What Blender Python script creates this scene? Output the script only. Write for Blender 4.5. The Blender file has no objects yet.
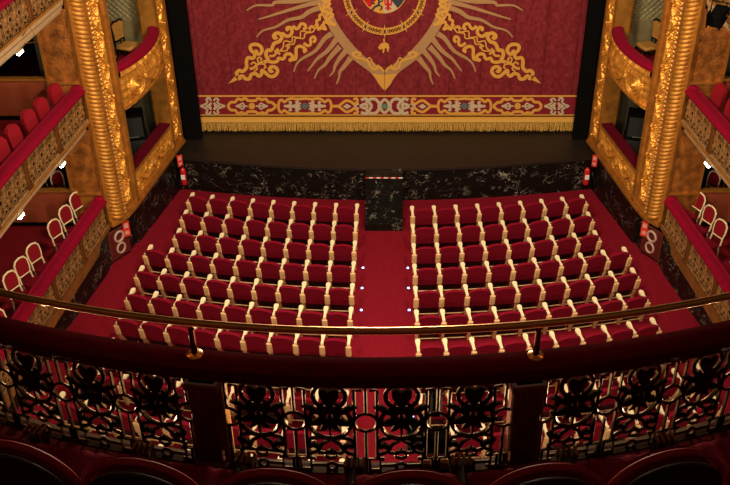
import bpy, math, random
from mathutils import Vector, Matrix
random.seed(7)
PI = math.pi
sc = bpy.context.scene
COL = sc.collection

# ------------------------------------------------------------------ materials
MATS = {}
def mat(name, color, rough=.6, metal=0., spec=.5, sheen=0., noise=None, bump=None, emit=None, coat=0., sheen_tint=None):
    """noise=(scale, amount) multiplies colour; bump=(scale, strength, distance)"""
    if name in MATS: return MATS[name]
    m = bpy.data.materials.new(name); m.use_nodes = True
    nt = m.node_tree; b = nt.nodes['Principled BSDF']
    c = tuple(color) + (1,)
    b.inputs['Base Color'].default_value = c
    b.inputs['Roughness'].default_value = rough
    b.inputs['Metallic'].default_value = metal
    b.inputs['Specular IOR Level'].default_value = spec
    b.inputs['Coat Weight'].default_value = coat
    b.inputs['Sheen Weight'].default_value = sheen
    b.inputs['Sheen Roughness'].default_value = .35
    if sheen: b.inputs['Sheen Tint'].default_value = (sheen_tint or (1, .35, .4)) + (1,)
    if emit:
        b.inputs['Emission Color'].default_value = tuple(emit[0]) + (1,)
        b.inputs['Emission Strength'].default_value = emit[1]
    tc = nt.nodes.new('ShaderNodeTexCoord')
    if noise:
        n = nt.nodes.new('ShaderNodeTexNoise'); n.inputs['Scale'].default_value = noise[0]; n.inputs['Detail'].default_value = 5
        nt.links.new(tc.outputs['Object'], n.inputs['Vector'])
        r = nt.nodes.new('ShaderNodeValToRGB')
        k = noise[1]
        r.color_ramp.elements[0].position = .3; r.color_ramp.elements[1].position = .7
        r.color_ramp.elements[0].color = tuple(v*(1-k) for v in color) + (1,)
        r.color_ramp.elements[1].color = tuple(min(1, v*(1+k)) for v in color) + (1,)
        nt.links.new(n.outputs['Fac'], r.inputs['Fac']); nt.links.new(r.outputs['Color'], b.inputs['Base Color'])
    if bump:
        n2 = nt.nodes.new('ShaderNodeTexNoise'); n2.inputs['Scale'].default_value = bump[0]; n2.inputs['Detail'].default_value = 4
        nt.links.new(tc.outputs['Object'], n2.inputs['Vector'])
        bp = nt.nodes.new('ShaderNodeBump'); bp.inputs['Strength'].default_value = bump[1]; bp.inputs['Distance'].default_value = bump[2]
        nt.links.new(n2.outputs['Fac'], bp.inputs['Height']); nt.links.new(bp.outputs['Normal'], b.inputs['Normal'])
    MATS[name] = m
    return m

M = {}
M['carpet'] = mat('red_carpet', (.20, .0055, .015), .95, spec=.1, noise=(26, .22))
M['carpet_dark'] = mat('upper_carpet', (.16, .006, .010), .95, spec=.1, noise=(18, .2))
M['velvet'] = mat('seat_velvet', (.18, .0025, .014), .85, spec=.1, sheen=.06, noise=(30, .12))
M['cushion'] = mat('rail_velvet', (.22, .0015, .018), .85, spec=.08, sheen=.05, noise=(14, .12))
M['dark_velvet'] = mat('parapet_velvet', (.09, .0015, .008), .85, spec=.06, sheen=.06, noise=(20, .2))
M['cream'] = mat('cream_wood', (.93, .76, .46), .45, noise=(9, .1))
M['beech'] = mat('beech_wood', (.74, .46, .20), .45, noise=(14, .18))
M['black'] = mat('matt_black', (.003, .0026, .0024), .9, spec=.05)
M['under'] = mat('seat_underside', (.035, .004, .006), .8, spec=.2)
M['gold'] = mat('gold_leaf', (.72, .32, .045), .40, metal=.6, noise=(7, .28), bump=(60, .35, .01))
M['rib'] = mat('rib_gilding', (.52, .22, .03), .5, metal=.45, noise=(9, .25), bump=(50, .3, .01))
M['gold_plain'] = mat('gold_paint', (.46, .19, .03), .42, metal=.55, noise=(5, .25), bump=(30, .15, .01))
M['gold_bright'] = mat('bright_gold', (.85, .47, .12), .34, metal=.7, noise=(9, .2), bump=(80, .25, .005))
M['bronze'] = mat('bronze_post', (.22, .085, .02), .4, metal=.6, noise=(12, .25))
M['brass'] = mat('polished_brass', (.80, .38, .12), .30, metal=.8, noise=(5, .12))
M['iron'] = mat('black_gilt_iron', (.085, .045, .016), .42, metal=.95, noise=(25, .6))
M['iron_gold'] = mat('gilt_iron', (.50, .27, .10), .42, metal=.6, noise=(9, .8))
M['darkwood'] = mat('dark_wood', (.028, .007, .004), .35, noise=(8, .4), coat=.2)
M['redwood'] = mat('mahogany', (.10, .018, .012), .4, noise=(8, .4), coat=.2)
M['band'] = mat('brown_dado', (.23, .085, .018), .5, noise=(7, .3))
M['beige'] = mat('beige_plaster', (.48, .34, .19), .6, noise=(6, .12))
M['terracotta'] = mat('terracotta_panel', (.26, .045, .012), .7, noise=(4, .15))
M['darkred'] = mat('dark_red_wall', (.055, .006, .006), .8, noise=(5, .3))
M['leather'] = mat('gilt_leather', (.36, .125, .022), .38, metal=.45, noise=(5, .5), bump=(16, .7, .03))
M['stage'] = mat('stage_boards', (.014, .008, .005), .5, noise=(3, .25))
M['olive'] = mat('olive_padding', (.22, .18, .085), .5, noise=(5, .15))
M['olive_shaded'] = mat('shaded_olive', (.055, .045, .022), .7, noise=(4, .25))  # olive darkened for the dim box interiors; their shade is put into the colour
M['white'] = mat('white_paint', (.75, .72, .66), .5)
M['hose'] = mat('pale_hose', (.45, .28, .22), .7)
M['signred'] = mat('sign_red', (.60, .035, .02), .4)
M['signwhite'] = mat('sign_pale', (.62, .28, .22), .5)
M['ext'] = mat('extinguisher_red', (.50, .012, .012), .25, coat=.5)
M['lamp'] = mat('lamp_white', (.9, .9, .9), .5, emit=((1, .93, .82), 28))
M['led'] = mat('blue_led', (.1, .2, .9), .5, emit=((.25, .45, 1.), 9))
M['seatgold'] = mat('gold_upholstery', (.50, .24, .05), .55, noise=(15, .15))
M['steel'] = mat('dull_steel', (.35, .36, .36), .4, metal=.7)
M['thread'] = mat('gold_embroidery', (.60, .29, .05), .6, spec=.2, noise=(60, .12))
M['tan'] = mat('tan_embroidery', (.37, .20, .085), .7, spec=.2, noise=(60, .12))
M['silver'] = mat('silver_embroidery', (.50, .37, .24), .7, spec=.2, noise=(60, .12))
M['green'] = mat('green_thread', (.08, .20, .13), .7)
M['slate'] = mat('slate_thread', (.09, .11, .12), .7)
M['fringe'] = mat('gold_fringe', (.60, .33, .07), .75, spec=.2, noise=(25, .35))
M['fringe_head'] = mat('gold_braid', (.66, .36, .07), .6, noise=(60, .12))
M['navy'] = mat('navy_thread', (.025, .03, .05), .8)
M['ledge'] = mat('aged_ledge', (.26, .19, .10), .6, noise=(9, .3))
M['tapered'] = mat('tape_red', (.6, .03, .02), .5)

def marble():
    m = bpy.data.materials.new('black_marble'); m.use_nodes = True
    nt = m.node_tree; b = nt.nodes['Principled BSDF']; N = nt.nodes.new; L = nt.links.new
    tc = N('ShaderNodeTexCoord')
    n = N('ShaderNodeTexNoise'); n.inputs['Scale'].default_value = 2.2; n.inputs['Detail'].default_value = 6; n.inputs['Distortion'].default_value = 1.2
    L(tc.outputs['Object'], n.inputs['Vector'])
    mix = N('ShaderNodeMixRGB'); mix.inputs['Fac'].default_value = .25
    L(tc.outputs['Object'], mix.inputs['Color1']); L(n.outputs['Color'], mix.inputs['Color2'])
    mpg = N('ShaderNodeMapping'); mpg.inputs['Scale'].default_value = (1., 1., 1.7); mpg.inputs['Rotation'].default_value = (0, .35, .2)
    L(mix.outputs['Color'], mpg.inputs['Vector'])
    v = N('ShaderNodeTexNoise'); v.inputs['Scale'].default_value = 3.6; v.inputs['Detail'].default_value = 5; v.inputs['Roughness'].default_value = .52; v.inputs['Distortion'].default_value = 1.1
    L(mpg.outputs['Vector'], v.inputs['Vector'])
    sb = N('ShaderNodeMath'); sb.operation = 'SUBTRACT'; sb.inputs[1].default_value = .5; L(v.outputs['Fac'], sb.inputs[0])
    ab = N('ShaderNodeMath'); ab.operation = 'ABSOLUTE'; L(sb.outputs[0], ab.inputs[0])
    r = N('ShaderNodeValToRGB'); r.color_ramp.elements[0].position = .001; r.color_ramp.elements[0].color = (1, 1, 1, 1)
    r.color_ramp.elements[1].position = .010; r.color_ramp.elements[1].color = (0, 0, 0, 1)
    L(ab.outputs[0], r.inputs['Fac'])
    n2 = N('ShaderNodeTexNoise'); n2.inputs['Scale'].default_value = 3.1; n2.inputs['Detail'].default_value = 3
    L(tc.outputs['Object'], n2.inputs['Vector'])
    r2 = N('ShaderNodeValToRGB'); r2.color_ramp.elements[0].position = .46; r2.color_ramp.elements[1].position = .62
    L(n2.outputs['Fac'], r2.inputs['Fac'])
    mul = N('ShaderNodeMath'); mul.operation = 'MULTIPLY'
    L(r.outputs['Color'], mul.inputs[0]); L(r2.outputs['Color'], mul.inputs[1])
    c = N('ShaderNodeMixRGB'); c.inputs['Color1'].default_value = (.006, .0045, .0035, 1); c.inputs['Color2'].default_value = (.42, .37, .30, 1)
    L(mul.outputs[0], c.inputs['Fac']); L(c.outputs['Color'], b.inputs['Base Color'])
    b.inputs['Roughness'].default_value = .38; b.inputs['Specular IOR Level'].default_value = .22
    return m
M['marble'] = marble()

def damask():
    m = bpy.data.materials.new('curtain_damask'); m.use_nodes = True
    nt = m.node_tree; b = nt.nodes['Principled BSDF']; N = nt.nodes.new; L = nt.links.new
    tc = N('ShaderNodeTexCoord')
    mp = N('ShaderNodeMapping'); mp.inputs['Scale'].default_value = (5, 5, 3.4); L(tc.outputs['Object'], mp.inputs['Vector'])
    n = N('ShaderNodeTexVoronoi'); n.inputs['Scale'].default_value = 2.4; n.feature = 'SMOOTH_F1'
    L(mp.outputs['Vector'], n.inputs['Vector'])
    n3 = N('ShaderNodeTexNoise'); n3.inputs['Scale'].default_value = 14; n3.inputs['Detail'].default_value = 3
    L(tc.outputs['Object'], n3.inputs['Vector'])
    ad = N('ShaderNodeMath'); ad.operation = 'MULTIPLY'; L(n.outputs['Distance'], ad.inputs[0]); L(n3.outputs['Fac'], ad.inputs[1])
    r = N('ShaderNodeValToRGB'); r.color_ramp.elements[0].position = .12; r.color_ramp.elements[1].position = .38
    r.color_ramp.elements[0].color = (.145, .009, .014, 1); r.color_ramp.elements[1].color = (.215, .020, .027, 1)
    L(ad.outputs[0], r.inputs['Fac'])
    # woven seams, one every 84 cm, broken up by noise
    w = N('ShaderNodeTexWave'); w.wave_type = 'BANDS'; w.bands_direction = 'X'; w.inputs['Scale'].default_value = .374; w.inputs['Distortion'].default_value = .03
    L(tc.outputs['Object'], w.inputs['Vector'])
    r2 = N('ShaderNodeValToRGB'); r2.color_ramp.elements[0].position = 0; r2.color_ramp.elements[0].color = (.6, .6, .6, 1)
    r2.color_ramp.elements[1].position = .006; r2.color_ramp.elements[1].color = (1, 1, 1, 1)
    L(w.outputs['Fac'], r2.inputs['Fac'])
    mu = N('ShaderNodeMixRGB'); mu.blend_type = 'MULTIPLY'; mu.inputs['Fac'].default_value = 1
    L(r.outputs['Color'], mu.inputs['Color1']); L(r2.outputs['Color'], mu.inputs['Color2'])
    L(mu.outputs['Color'], b.inputs['Base Color'])
    b.inputs['Roughness'].default_value = .75; b.inputs['Specular IOR Level'].default_value = .2
    return m
M['damask'] = damask()

# ------------------------------------------------------------------ mesh builder
class MB:
    def __init__(s): s.v = []; s.f = []; s.m = []; s.mi = 0
    def add(s, vs, fs):
        o = len(s.v); s.v += [tuple(v) for v in vs]
        s.f += [tuple(i+o for i in f) for f in fs]; s.m += [s.mi]*len(fs); return s
    def box(s, c, d, rz=0, rx=0, bev=0):
        x, y, z = (k/2 for k in d)
        R = Matrix.Rotation(rz, 3, 'Z') @ Matrix.Rotation(rx, 3, 'X')
        if bev:
            b = min(bev, x*.9, y*.9, z*.9); vs = []
            for sz in (-1, 1):
                for (i, j) in ((-1, -1), (1, -1), (1, 1), (-1, 1)):
                    vs += [(i*(x-b), j*(y-b), sz*z), (i*x, j*(y-b), sz*(z-b)), (i*(x-b), j*y, sz*(z-b))]
            # build by convex hull
            import bmesh
            bm = bmesh.new()
            for v in vs: bm.verts.new(R @ Vector(v) + Vector(c))
            bmesh.ops.convex_hull(bm, input=bm.verts)
            bm.verts.index_update()
            s.add([v.co for v in bm.verts], [[v.index for v in f.verts] for f in bm.faces]); bm.free(); return s
        vs = [R @ Vector((i*x, j*y, k*z)) + Vector(c) for k in (-1, 1) for (i, j) in ((-1, -1), (1, -1), (1, 1), (-1, 1))]
        return s.add(vs, [(3, 2, 1, 0), (4, 5, 6, 7), (0, 1, 5, 4), (1, 2, 6, 5), (2, 3, 7, 6), (3, 0, 4, 7)])
    def tube(s, pts, r, n=6, closed=False, cap=True):
        pts = [Vector(p) for p in pts]; N = len(pts)
        rs = r if isinstance(r, (list, tuple)) else [r]*N
        vs = []; up = None
        for i, p in enumerate(pts):
            a = pts[(i-1) % N] if (closed or i) else p
            b = pts[(i+1) % N] if (closed or i < N-1) else p
            t = (b-a).normalized() if (b-a).length > 1e-9 else Vector((0, 0, 1))
            if up is None:
                up = Vector((0, 0, 1)) if abs(t.z) < .9 else Vector((1, 0, 0))
            u = t.cross(up)
            if u.length < 1e-6: u = t.cross(Vector((0, 1, 0)))
            u.normalize(); w = u.cross(t).normalized(); up = w
            for k in range(n):
                an = 2*PI*k/n + PI/n
                vs.append(p + (u*math.cos(an) + w*math.sin(an))*rs[i])
        fs = []
        for i in range(N if closed else N-1):
            j = (i+1) % N
            for k in range(n):
                l = (k+1) % n
                fs.append((i*n+k, i*n+l, j*n+l, j*n+k))
        if cap and not closed:
            fs.append(tuple(range(n))[::-1]); fs.append(tuple((N-1)*n+k for k in range(n)))
        return s.add(vs, fs)
    def prism(s, poly, a, b, plane='xy'):
        """poly in 2-D, extruded from a to b on the third axis"""
        n = len(poly)
        def P(p, h):
            if plane == 'xy': return (p[0], p[1], h)
            if plane == 'xz': return (p[0], h, p[1])
            return (h, p[0], p[1])
        vs = [P(p, a) for p in poly] + [P(p, b) for p in poly]
        fs = [tuple(range(n))[::-1], tuple(range(n, 2*n))] + [(i, (i+1) % n, n+(i+1) % n, n+i) for i in range(n)]
        return s.add(vs, fs)
    def lathe(s, prof, c=(0, 0, 0), n=16):
        vs = []; fs = []
        for (r, z) in prof:
            for k in range(n):
                a = 2*PI*k/n; vs.append((c[0]+r*math.cos(a), c[1]+r*math.sin(a), c[2]+z))
        for i in range(len(prof)-1):
            for k in range(n):
                l = (k+1) % n; fs.append((i*n+k, i*n+l, (i+1)*n+l, (i+1)*n+k))
        fs.append(tuple(range(n))[::-1]); fs.append(tuple((len(prof)-1)*n+k for k in range(n)))
        return s.add(vs, fs)
    def grid(s, fn, nu, nv):
        vs = [fn(i/nu, j/nv) for j in range(nv+1) for i in range(nu+1)]
        fs = [(j*(nu+1)+i, j*(nu+1)+i+1, (j+1)*(nu+1)+i+1, (j+1)*(nu+1)+i) for j in range(nv) for i in range(nu)]
        return s.add(vs, fs)
    def sweep(s, path, prof):
        """path of (x,y); closed profile of (o,z), o = offset to the side given by the path normals in path entries (x,y,nx,ny)"""
        n = len(prof); vs = []
        for (x, y, nx, ny) in path:
            for (o, z) in prof: vs.append((x+nx*o, y+ny*o, z))
        fs = []
        for i in range(len(path)-1):
            for k in range(n):
                l = (k+1) % n; fs.append((i*n+k, i*n+l, (i+1)*n+l, (i+1)*n+k))
        fs.append(tuple(range(n))[::-1]); fs.append(tuple((len(path)-1)*n+k for k in range(n)))
        return s.add(vs, fs)
    def xf(s, mtx):
        s.v = [tuple(mtx @ Vector(v)) for v in s.v]; return s
    def build(s, name, mats, parent=None, smooth=False, loc=None, rz=0):
        me = bpy.data.meshes.new(name)
        me.from_pydata(s.v, [], s.f)
        if not isinstance(mats, (list, tuple)): mats = [mats]
        for m in mats: me.materials.append(m)
        me.polygons.foreach_set('material_index', s.m)
        import bmesh
        bm = bmesh.new(); bm.from_mesh(me); bmesh.ops.recalc_face_normals(bm, faces=bm.faces); bm.to_mesh(me); bm.free()
        if smooth:
            me.polygons.foreach_set('use_smooth', [True]*len(me.polygons))
            me.set_sharp_from_angle(angle=math.radians(38))
        me.update()
        o = bpy.data.objects.new(name, me); COL.objects.link(o)
        if parent: o.parent = parent
        if loc: o.location = loc
        if rz: o.rotation_euler.z = rz
        return o

def tag(o, label=None, cat=None, group=None, kind=None):
    if label: o['label'] = label
    if cat: o['category'] = cat
    if group: o['group'] = group
    if kind: o['kind'] = kind
    return o
def empty(name, loc=(0, 0, 0), rz=0):
    o = bpy.data.objects.new(name, None); o.empty_display_size = .1
    COL.objects.link(o); o.location = loc; o.rotation_euler.z = rz; return o
def struct(name, mb, m, parent=None, smooth=False):
    o = mb.build(name, m, parent, smooth)
    if parent is None: o['kind'] = 'structure'
    return o
KIDS = {}
def copy_tree(o, parent=None):
    c = o.copy(); COL.objects.link(c); c.parent = parent
    for ch in o.children: copy_tree(ch, c)
    return c
def cat_rom(pts, k=6, closed=False):
    pts = [Vector(p) for p in pts]; n = len(pts); out = []
    rng = range(n) if closed else range(n-1)
    for i in rng:
        p0 = pts[(i-1) % n] if (closed or i) else pts[0]
        p1 = pts[i]; p2 = pts[(i+1) % n]
        p3 = pts[(i+2) % n] if (closed or i < n-2) else p2
        for j in range(k):
            t = j/k
            out.append(.5*((2*p1)+(p2-p0)*t+(2*p0-5*p1+4*p2-p3)*t*t+(3*p1-p0-3*p2+p3)*t**3))
    if not closed: out.append(pts[-1])
    return out

ORD = ['zeroth', 'first', 'second', 'third', 'fourth', 'fifth', 'sixth', 'seventh', 'eighth', 'ninth', 'tenth', 'eleventh', 'twelfth']

# ------------------------------------------------------------------ camera
F, PX, PY, TH = 940., 389., 242.5, math.radians(33.75)
CAM = Vector((.085, 0, 13.05))
cd = bpy.data.cameras.new('camera'); co = bpy.data.objects.new('camera', cd); COL.objects.link(co)
co.location = CAM; co.rotation_euler = (PI/2-TH, 0, 0)
cd.sensor_width = 36; cd.lens = 36*F/730; cd.shift_x = -(PX-365)/730; cd.clip_start = .05; cd.clip_end = 200
sc.camera = co
FWD = Vector((0, math.cos(TH), -math.sin(TH))); DWN = Vector((0, -math.sin(TH), -math.cos(TH)))
def ray(px, py): return FWD + Vector((1, 0, 0))*(px-PX)/F + DWN*(py-PY)/F
def at_z(px, py, z):
    d = ray(px, py); return CAM + d*((z-CAM.z)/d.z)
def at_y(px, py, y):
    d = ray(px, py); return CAM + d*(y/d.y)

# ------------------------------------------------------------------ stalls floor, walls, stage
SL = math.tan(math.radians(2.0))
def fz(y): return max(0., (22.-y)*SL)
fl = MB(); fl.add([(-9.3, 22.4, -.013), (9.3, 22.4, -.013), (9.3, 22.0, 0), (-9.3, 22.0, 0), (9.3, 3.0, fz(3.)), (-9.3, 3.0, fz(3.)),
                   (-9.3, 22.4, -.3), (9.3, 22.4, -.3), (9.3, 3, -.3), (-9.3, 3, -.3)],
      [(0, 3, 2, 1), (3, 5, 4, 2), (6, 7, 8, 9), (0, 1, 7, 6), (5, 9, 8, 4), (0, 6, 9, 5, 3), (1, 2, 4, 8, 7)])
struct('floor', fl, M['carpet'])

def smoothpath(pts, side, k=5):
    """pts (X>0,Y); side -1 left / +1 right. Normals point to the hall centre."""
    P = cat_rom([(x, y, 0) for x, y in pts], k)
    out = []
    for i, p in enumerate(P):
        a = P[max(0, i-1)]; b = P[min(len(P)-1, i+1)]; t = (b-a).normalized()
        n = Vector((t.y, -t.x, 0))       # going towards -Y: t=(0,-1) -> n=(-1,0)
        out.append((side*p.x, p.y, side*n.x, n.y))
    return out
HORSE = [(6.42, 18.5), (6.56, 17.2), (6.74, 15.5), (6.86, 14.0), (6.92, 12.4), (6.88, 10.8), (6.62, 9.2), (6.1, 7.6)]
SIDE = {-1: 'left', 1: 'right'}

def stage_arc(x, d=0): return 21.50 + .0205*x*x + d
for s in (-1, 1):
    nm = SIDE[s]
    # marble dado of the stalls; under the proscenium boxes it runs straight, under the balconies it steps back
    w = MB()
    base = [(5.60, 22.2), (6.10, 19.45), (6.11, 19.38), (6.20, 19.36), (6.24, 18.95), (6.52, 18.5), (6.55, 17.9), (6.74, 16.6), (6.93, 15.5), (7.05, 14), (7.1, 12.4), (7.05, 10.8), (6.8, 9.2), (6.3, 7.6)]
    vs = []; tops = []
    for i, (x, y) in enumerate(base):
        zt = 1.25 if y > 18.3 else .72
        vs += [(s*x, y, -.1), (s*x, y, zt), (s*(x+.25), y, zt), (s*(x+.25), y, -.1)]
    fs = []
    for i in range(len(base)-1):
        for k in range(4): fs.append((i*4+k, i*4+(k+1) % 4, (i+1)*4+(k+1) % 4, (i+1)*4+k))
    w.add(vs, fs)
    struct('wall_'+nm, w, M['marble'])

# stage: boards, apron edge, marble front, stair
st = MB()
arc = [(x/10, stage_arc(x/10)) for x in range(-57, 58, 3)]
st.prism(arc + [(7.5, 22.9), (7.5, 27), (-7.5, 27), (-7.5, 22.9)], .93, 1.0)
struct('stage_floor', st, M['stage'])
mf = MB(); a2 = [(x/10, stage_arc(x/10, .04)) for x in range(-57, 58, 3)]
mf.prism(a2 + [(5.9, 22.9), (-5.9, 22.9)], -.1, .93)
struct('wall_front', mf, M['marble'])

t = empty('stage_steps', (-.045, 20.7, fz(20.7))); tag(t, 'black veined marble steps from the centre aisle up to the stage', 'steps')
zs = [.27, .52, .77, .99]; ys = [19.95, 20.32, 20.68, 21.02]
for i in range(4):
    b = MB(); zb = fz(20) - .05 if i == 0 else zs[i-1] - .01
    b.box((0, (ys[i]+21.52)/2-20.7, (zs[i]+zb)/2-fz(20.7)), (.96, 21.52-ys[i], zs[i]-zb))
    b.build('step', M['marble'], t)
tp = empty('barrier_tape', (-.045, 21.02, .995)); tag(tp, 'red and white striped tape across the top stage step', 'tape')
for i in range(10):
    b = MB().box((-.43+i*.0955, 0, .008), (.0955, .045, .01)); b.build('stripe', M['tapered'] if i % 2 == 0 else M['white'], tp)

# black masking legs between boxes and curtain
for s in (-1, 1):
    b = MB().box((0, 0, 4.5), (.50, .20, 9.0), bev=.03)
    b.box((s*.235, .22, 4.5), (.03, .3, 9.0))
    o = b.build('masking_leg', M['black'], loc=(s*5.36+.04, 23.22, 1.0))
    tag(o, f'tall matt black masking panel at the {SIDE[s]} edge of the curtain', 'stage masking')
bw = MB().box((0, 27.1, 4.5), (16, .2, 10)); struct('wall_back', bw, M['black'])

# ------------------------------------------------------------------ house curtain
CY = 23.6; AX = 384.7
def cpt(px, py, off=0):
    p = at_y(px, py, CY); return Vector((p.x, CY-.03-off, p.z))
cur = empty('house_curtain', (.03, CY, 1.05)); tag(cur, 'red damask house curtain with gold embroidered sunburst, border and fringe', 'curtain')
def cadd(mb, name, m, smooth=False):
    mb.xf(Matrix.Translation((-.03, -CY, -1.05))); return mb.build(name, m, cur, smooth)
xl, xr = -5.22, 5.29
def cfn(u, v):
    x = xl+(xr-xl)*u; z = 1.55+(7.6-1.55)*v
    return (x, CY + .012*math.sin((x-.03)*2*PI/.42) + .008*math.sin(x*11+z*.7), z)
cadd(MB().grid(cfn, 200, 12), 'cloth', M['damask'], True)

OFFC = [0]
def stroke(mb, pts, w, taper=None, zoom=None, k=5, mirror=True, off=.0, th=.012):
    """flat raised ribbon following pixel-traced points; w in px; taper=(w0,w1)"""
    if zoom: f, ox, oy = zoom; pts = [(ox+x/f, oy+y/f) for x, y in pts]; w = w/f; taper = tuple(a/f for a in taper) if taper else None
    OFFC[0] = (OFFC[0]+1) % 9; off = off+OFFC[0]*.0012
    C = cat_rom([(x, y, 0) for x, y in pts], k)
    L = []; Rr = []
    for i, p in enumerate(C):
        a = C[max(0, i-1)]; b = C[min(len(C)-1, i+1)]; t_ = (b-a)
        if t_.length < 1e-9: t_ = Vector((1, 0, 0))
        t_.normalize(); n = Vector((-t_.y, t_.x, 0))
        ww = w if not taper else taper[0]+(taper[1]-taper[0])*(i/(len(C)-1))**.7
        L.append(p+n*ww/2); Rr.append(p-n*ww/2)
    for sgn in ((1, -1) if mirror else (1,)):
        vs = []
        for p in L+Rr:
            x = p.x if sgn == 1 else 2*AX-p.x
            vs.append(cpt(x, p.y, off+th+.00012*(len(vs) % len(L))))
        n = len(L)
        mb.add(vs, [(i, i+1, n+i+1, n+i) for i in range(n-1)])
def cpoly(mb, pts, zoom=None, mirror=True, off=.0, th=.012):
    if zoom: f, ox, oy = zoom; pts = [(ox+x/f, oy+y/f) for x, y in pts]
    for sgn in ((1, -1) if mirror else (1,)):
        mb.add([cpt(x if sgn == 1 else 2*AX-x, y, off+th) for x, y in pts], [tuple(range(len(pts)))])
def cdisc(mb, cx, cy, rx, ry=None, a0=0, a1=2*PI, n=24, off=0., r_in=0, mirror=False, th=.012):
    ry = ry or rx
    for sgn in ((1, -1) if mirror else (1,)):
        vs = []; fs = []
        for i in range(n+1):
            a = a0+(a1-a0)*i/n
            for q in ((r_in, 1) if r_in else (0, 1)):
                x = cx+rx*q*math.cos(a); y = cy+ry*q*math.sin(a)
                vs.append(cpt(x if sgn == 1 else 2*AX-x, y, off+th))
        for i in range(n): fs.append((2*i, 2*i+1, 2*i+3, 2*i+2))
        mb.add(vs, fs)

# rays of the sunburst
RAYS = [[(318, -4), (297.5, .5), (276.4, 1.6), (271.6, 4.6), (256.3, 4.8), (247, 9.8)],
        [(322, 1), (310, 3.4), (297.5, 6.9), (278.4, 12.7), (268, 16), (258.5, 18.6)],
        [(326, 5), (310, 10.7), (301.4, 16.5), (288, 19.4), (276.4, 26), (263, 30), (256.8, 36.6)],
        [(332, 33), (324.7, 37.9), (315.6, 49.9), (303, 57.5), (297, 63), (293.9, 71)],
        [(337, 38), (327.7, 49.9), (317.6, 58), (312, 65), (307.8, 70.5)],
        [(340, 46), (330.7, 56), (325, 64), (318.5, 69.5), (314.5, 78)],
        [(346, 50), (339.5, 58), (335.2, 65), (333.5, 71), (329.6, 75.5)],
        [(351, 57), (344, 66), (340, 71), (339, 77), (336.4, 83.5)],
        [(330, -8), (312, -16), (290, -16), (262, -20), (240, -14)],
        [(334, -20), (312, -32), (290, -34), (262, -44), (242, -44)],
        [(340, -36), (322, -52), (306, -58), (288, -74), (270, -80)],
        [(348, -52), (336, -72), (322, -82), (312, -102), (300, -112)],
        [(360, -66), (352, -90), (342, -102), (336, -124), (330, -136)]]
for rr in RAYS:
    mb = MB(); stroke(mb, rr, 4.2, taper=(6.0, 1.3), mirror=False, k=6); cadd(mb, 'sun_ray', M['tan'])
    mb = MB(); stroke(mb, [(2*AX-x, y) for x, y in rr], 4.2, taper=(6.0, 1.3), mirror=False, k=6); cadd(mb, 'sun_ray', M['tan'])
# pointed medallion band
OUT = [(318.6, 0), (322, 12), (326.8, 22.6), (336.7, 39.2), (351.8, 57.3), (362, 65.5), (369.9, 71.3), (375.5, 78), (379, 84), (384.2, 89.8)]
INN = [(329, 0), (333.7, 15), (340, 27), (348.8, 39.2), (358, 49.5), (366.9, 57.8), (376, 63.5), (384.4, 70.8)]
OUT = [(384.7, -112), (352, -100), (328, -62), (318, -25)] + OUT
INN = [(384.7, -98), (358, -88), (338, -56), (329, -25)] + INN
Oc = cat_rom([(x, y, 0) for x, y in OUT], 5); Ic = cat_rom([(x, y, 0) for x, y in INN], 5)
def resamp(C, n):
    d = [0]
    for a, b in zip(C, C[1:]): d.append(d[-1]+(b-a).length)
    out = []; j = 0
    for i in range(n+1):
        q = d[-1]*i/n
        while j < len(C)-2 and d[j+1] < q: j += 1
        t_ = (q-d[j])/max(1e-9, d[j+1]-d[j]); out.append(C[j].lerp(C[j+1], min(1, t_)))
    return out
Oc = resamp(Oc, 60); Ic = resamp(Ic, 60)
mb = MB()
for sg in (1, -1):
    vs = [cpt(p.x if sg == 1 else 2*AX-p.x, p.y, .018) for p in Oc+Ic]
    mb.add(vs, [(i, i+1, 61+i+1, 61+i) for i in range(60)])
cadd(mb, 'medallion_band', M['tan'])
mb = MB()
Z3 = (6.636, 330, 0)
stroke(mb, [(358, 470), (330, 440), (300, 455), (270, 440), (255, 405), (215, 385), (175, 375), (150, 352), (178, 340), (205, 350), (188, 366)], 14, zoom=Z3, off=.01)
stroke(mb, [(240, 400), (262, 378), (282, 408), (300, 440), (325, 425)], 9, zoom=Z3, off=.01)
cpoly(mb, [(372, 73), (376, 78), (379.5, 84), (384.5, 89.5), (384.5, 74)], off=.01)
stroke(mb, [(320, -14), (331, -10), (321, -3), (330, 3), (322, 9), (333, 14), (326, 21), (336, 24)], 3, off=.01)
stroke(mb, [(330, -14), (322, -8), (331, -2), (323, 4), (332, 9), (326, 16), (333, 22)], 2, off=.012)
stroke(mb, [(319, 2), (323, 14), (328, 23)], 1.6, off=.012)
cadd(mb, 'medallion_scrolls', M['thread'])
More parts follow.
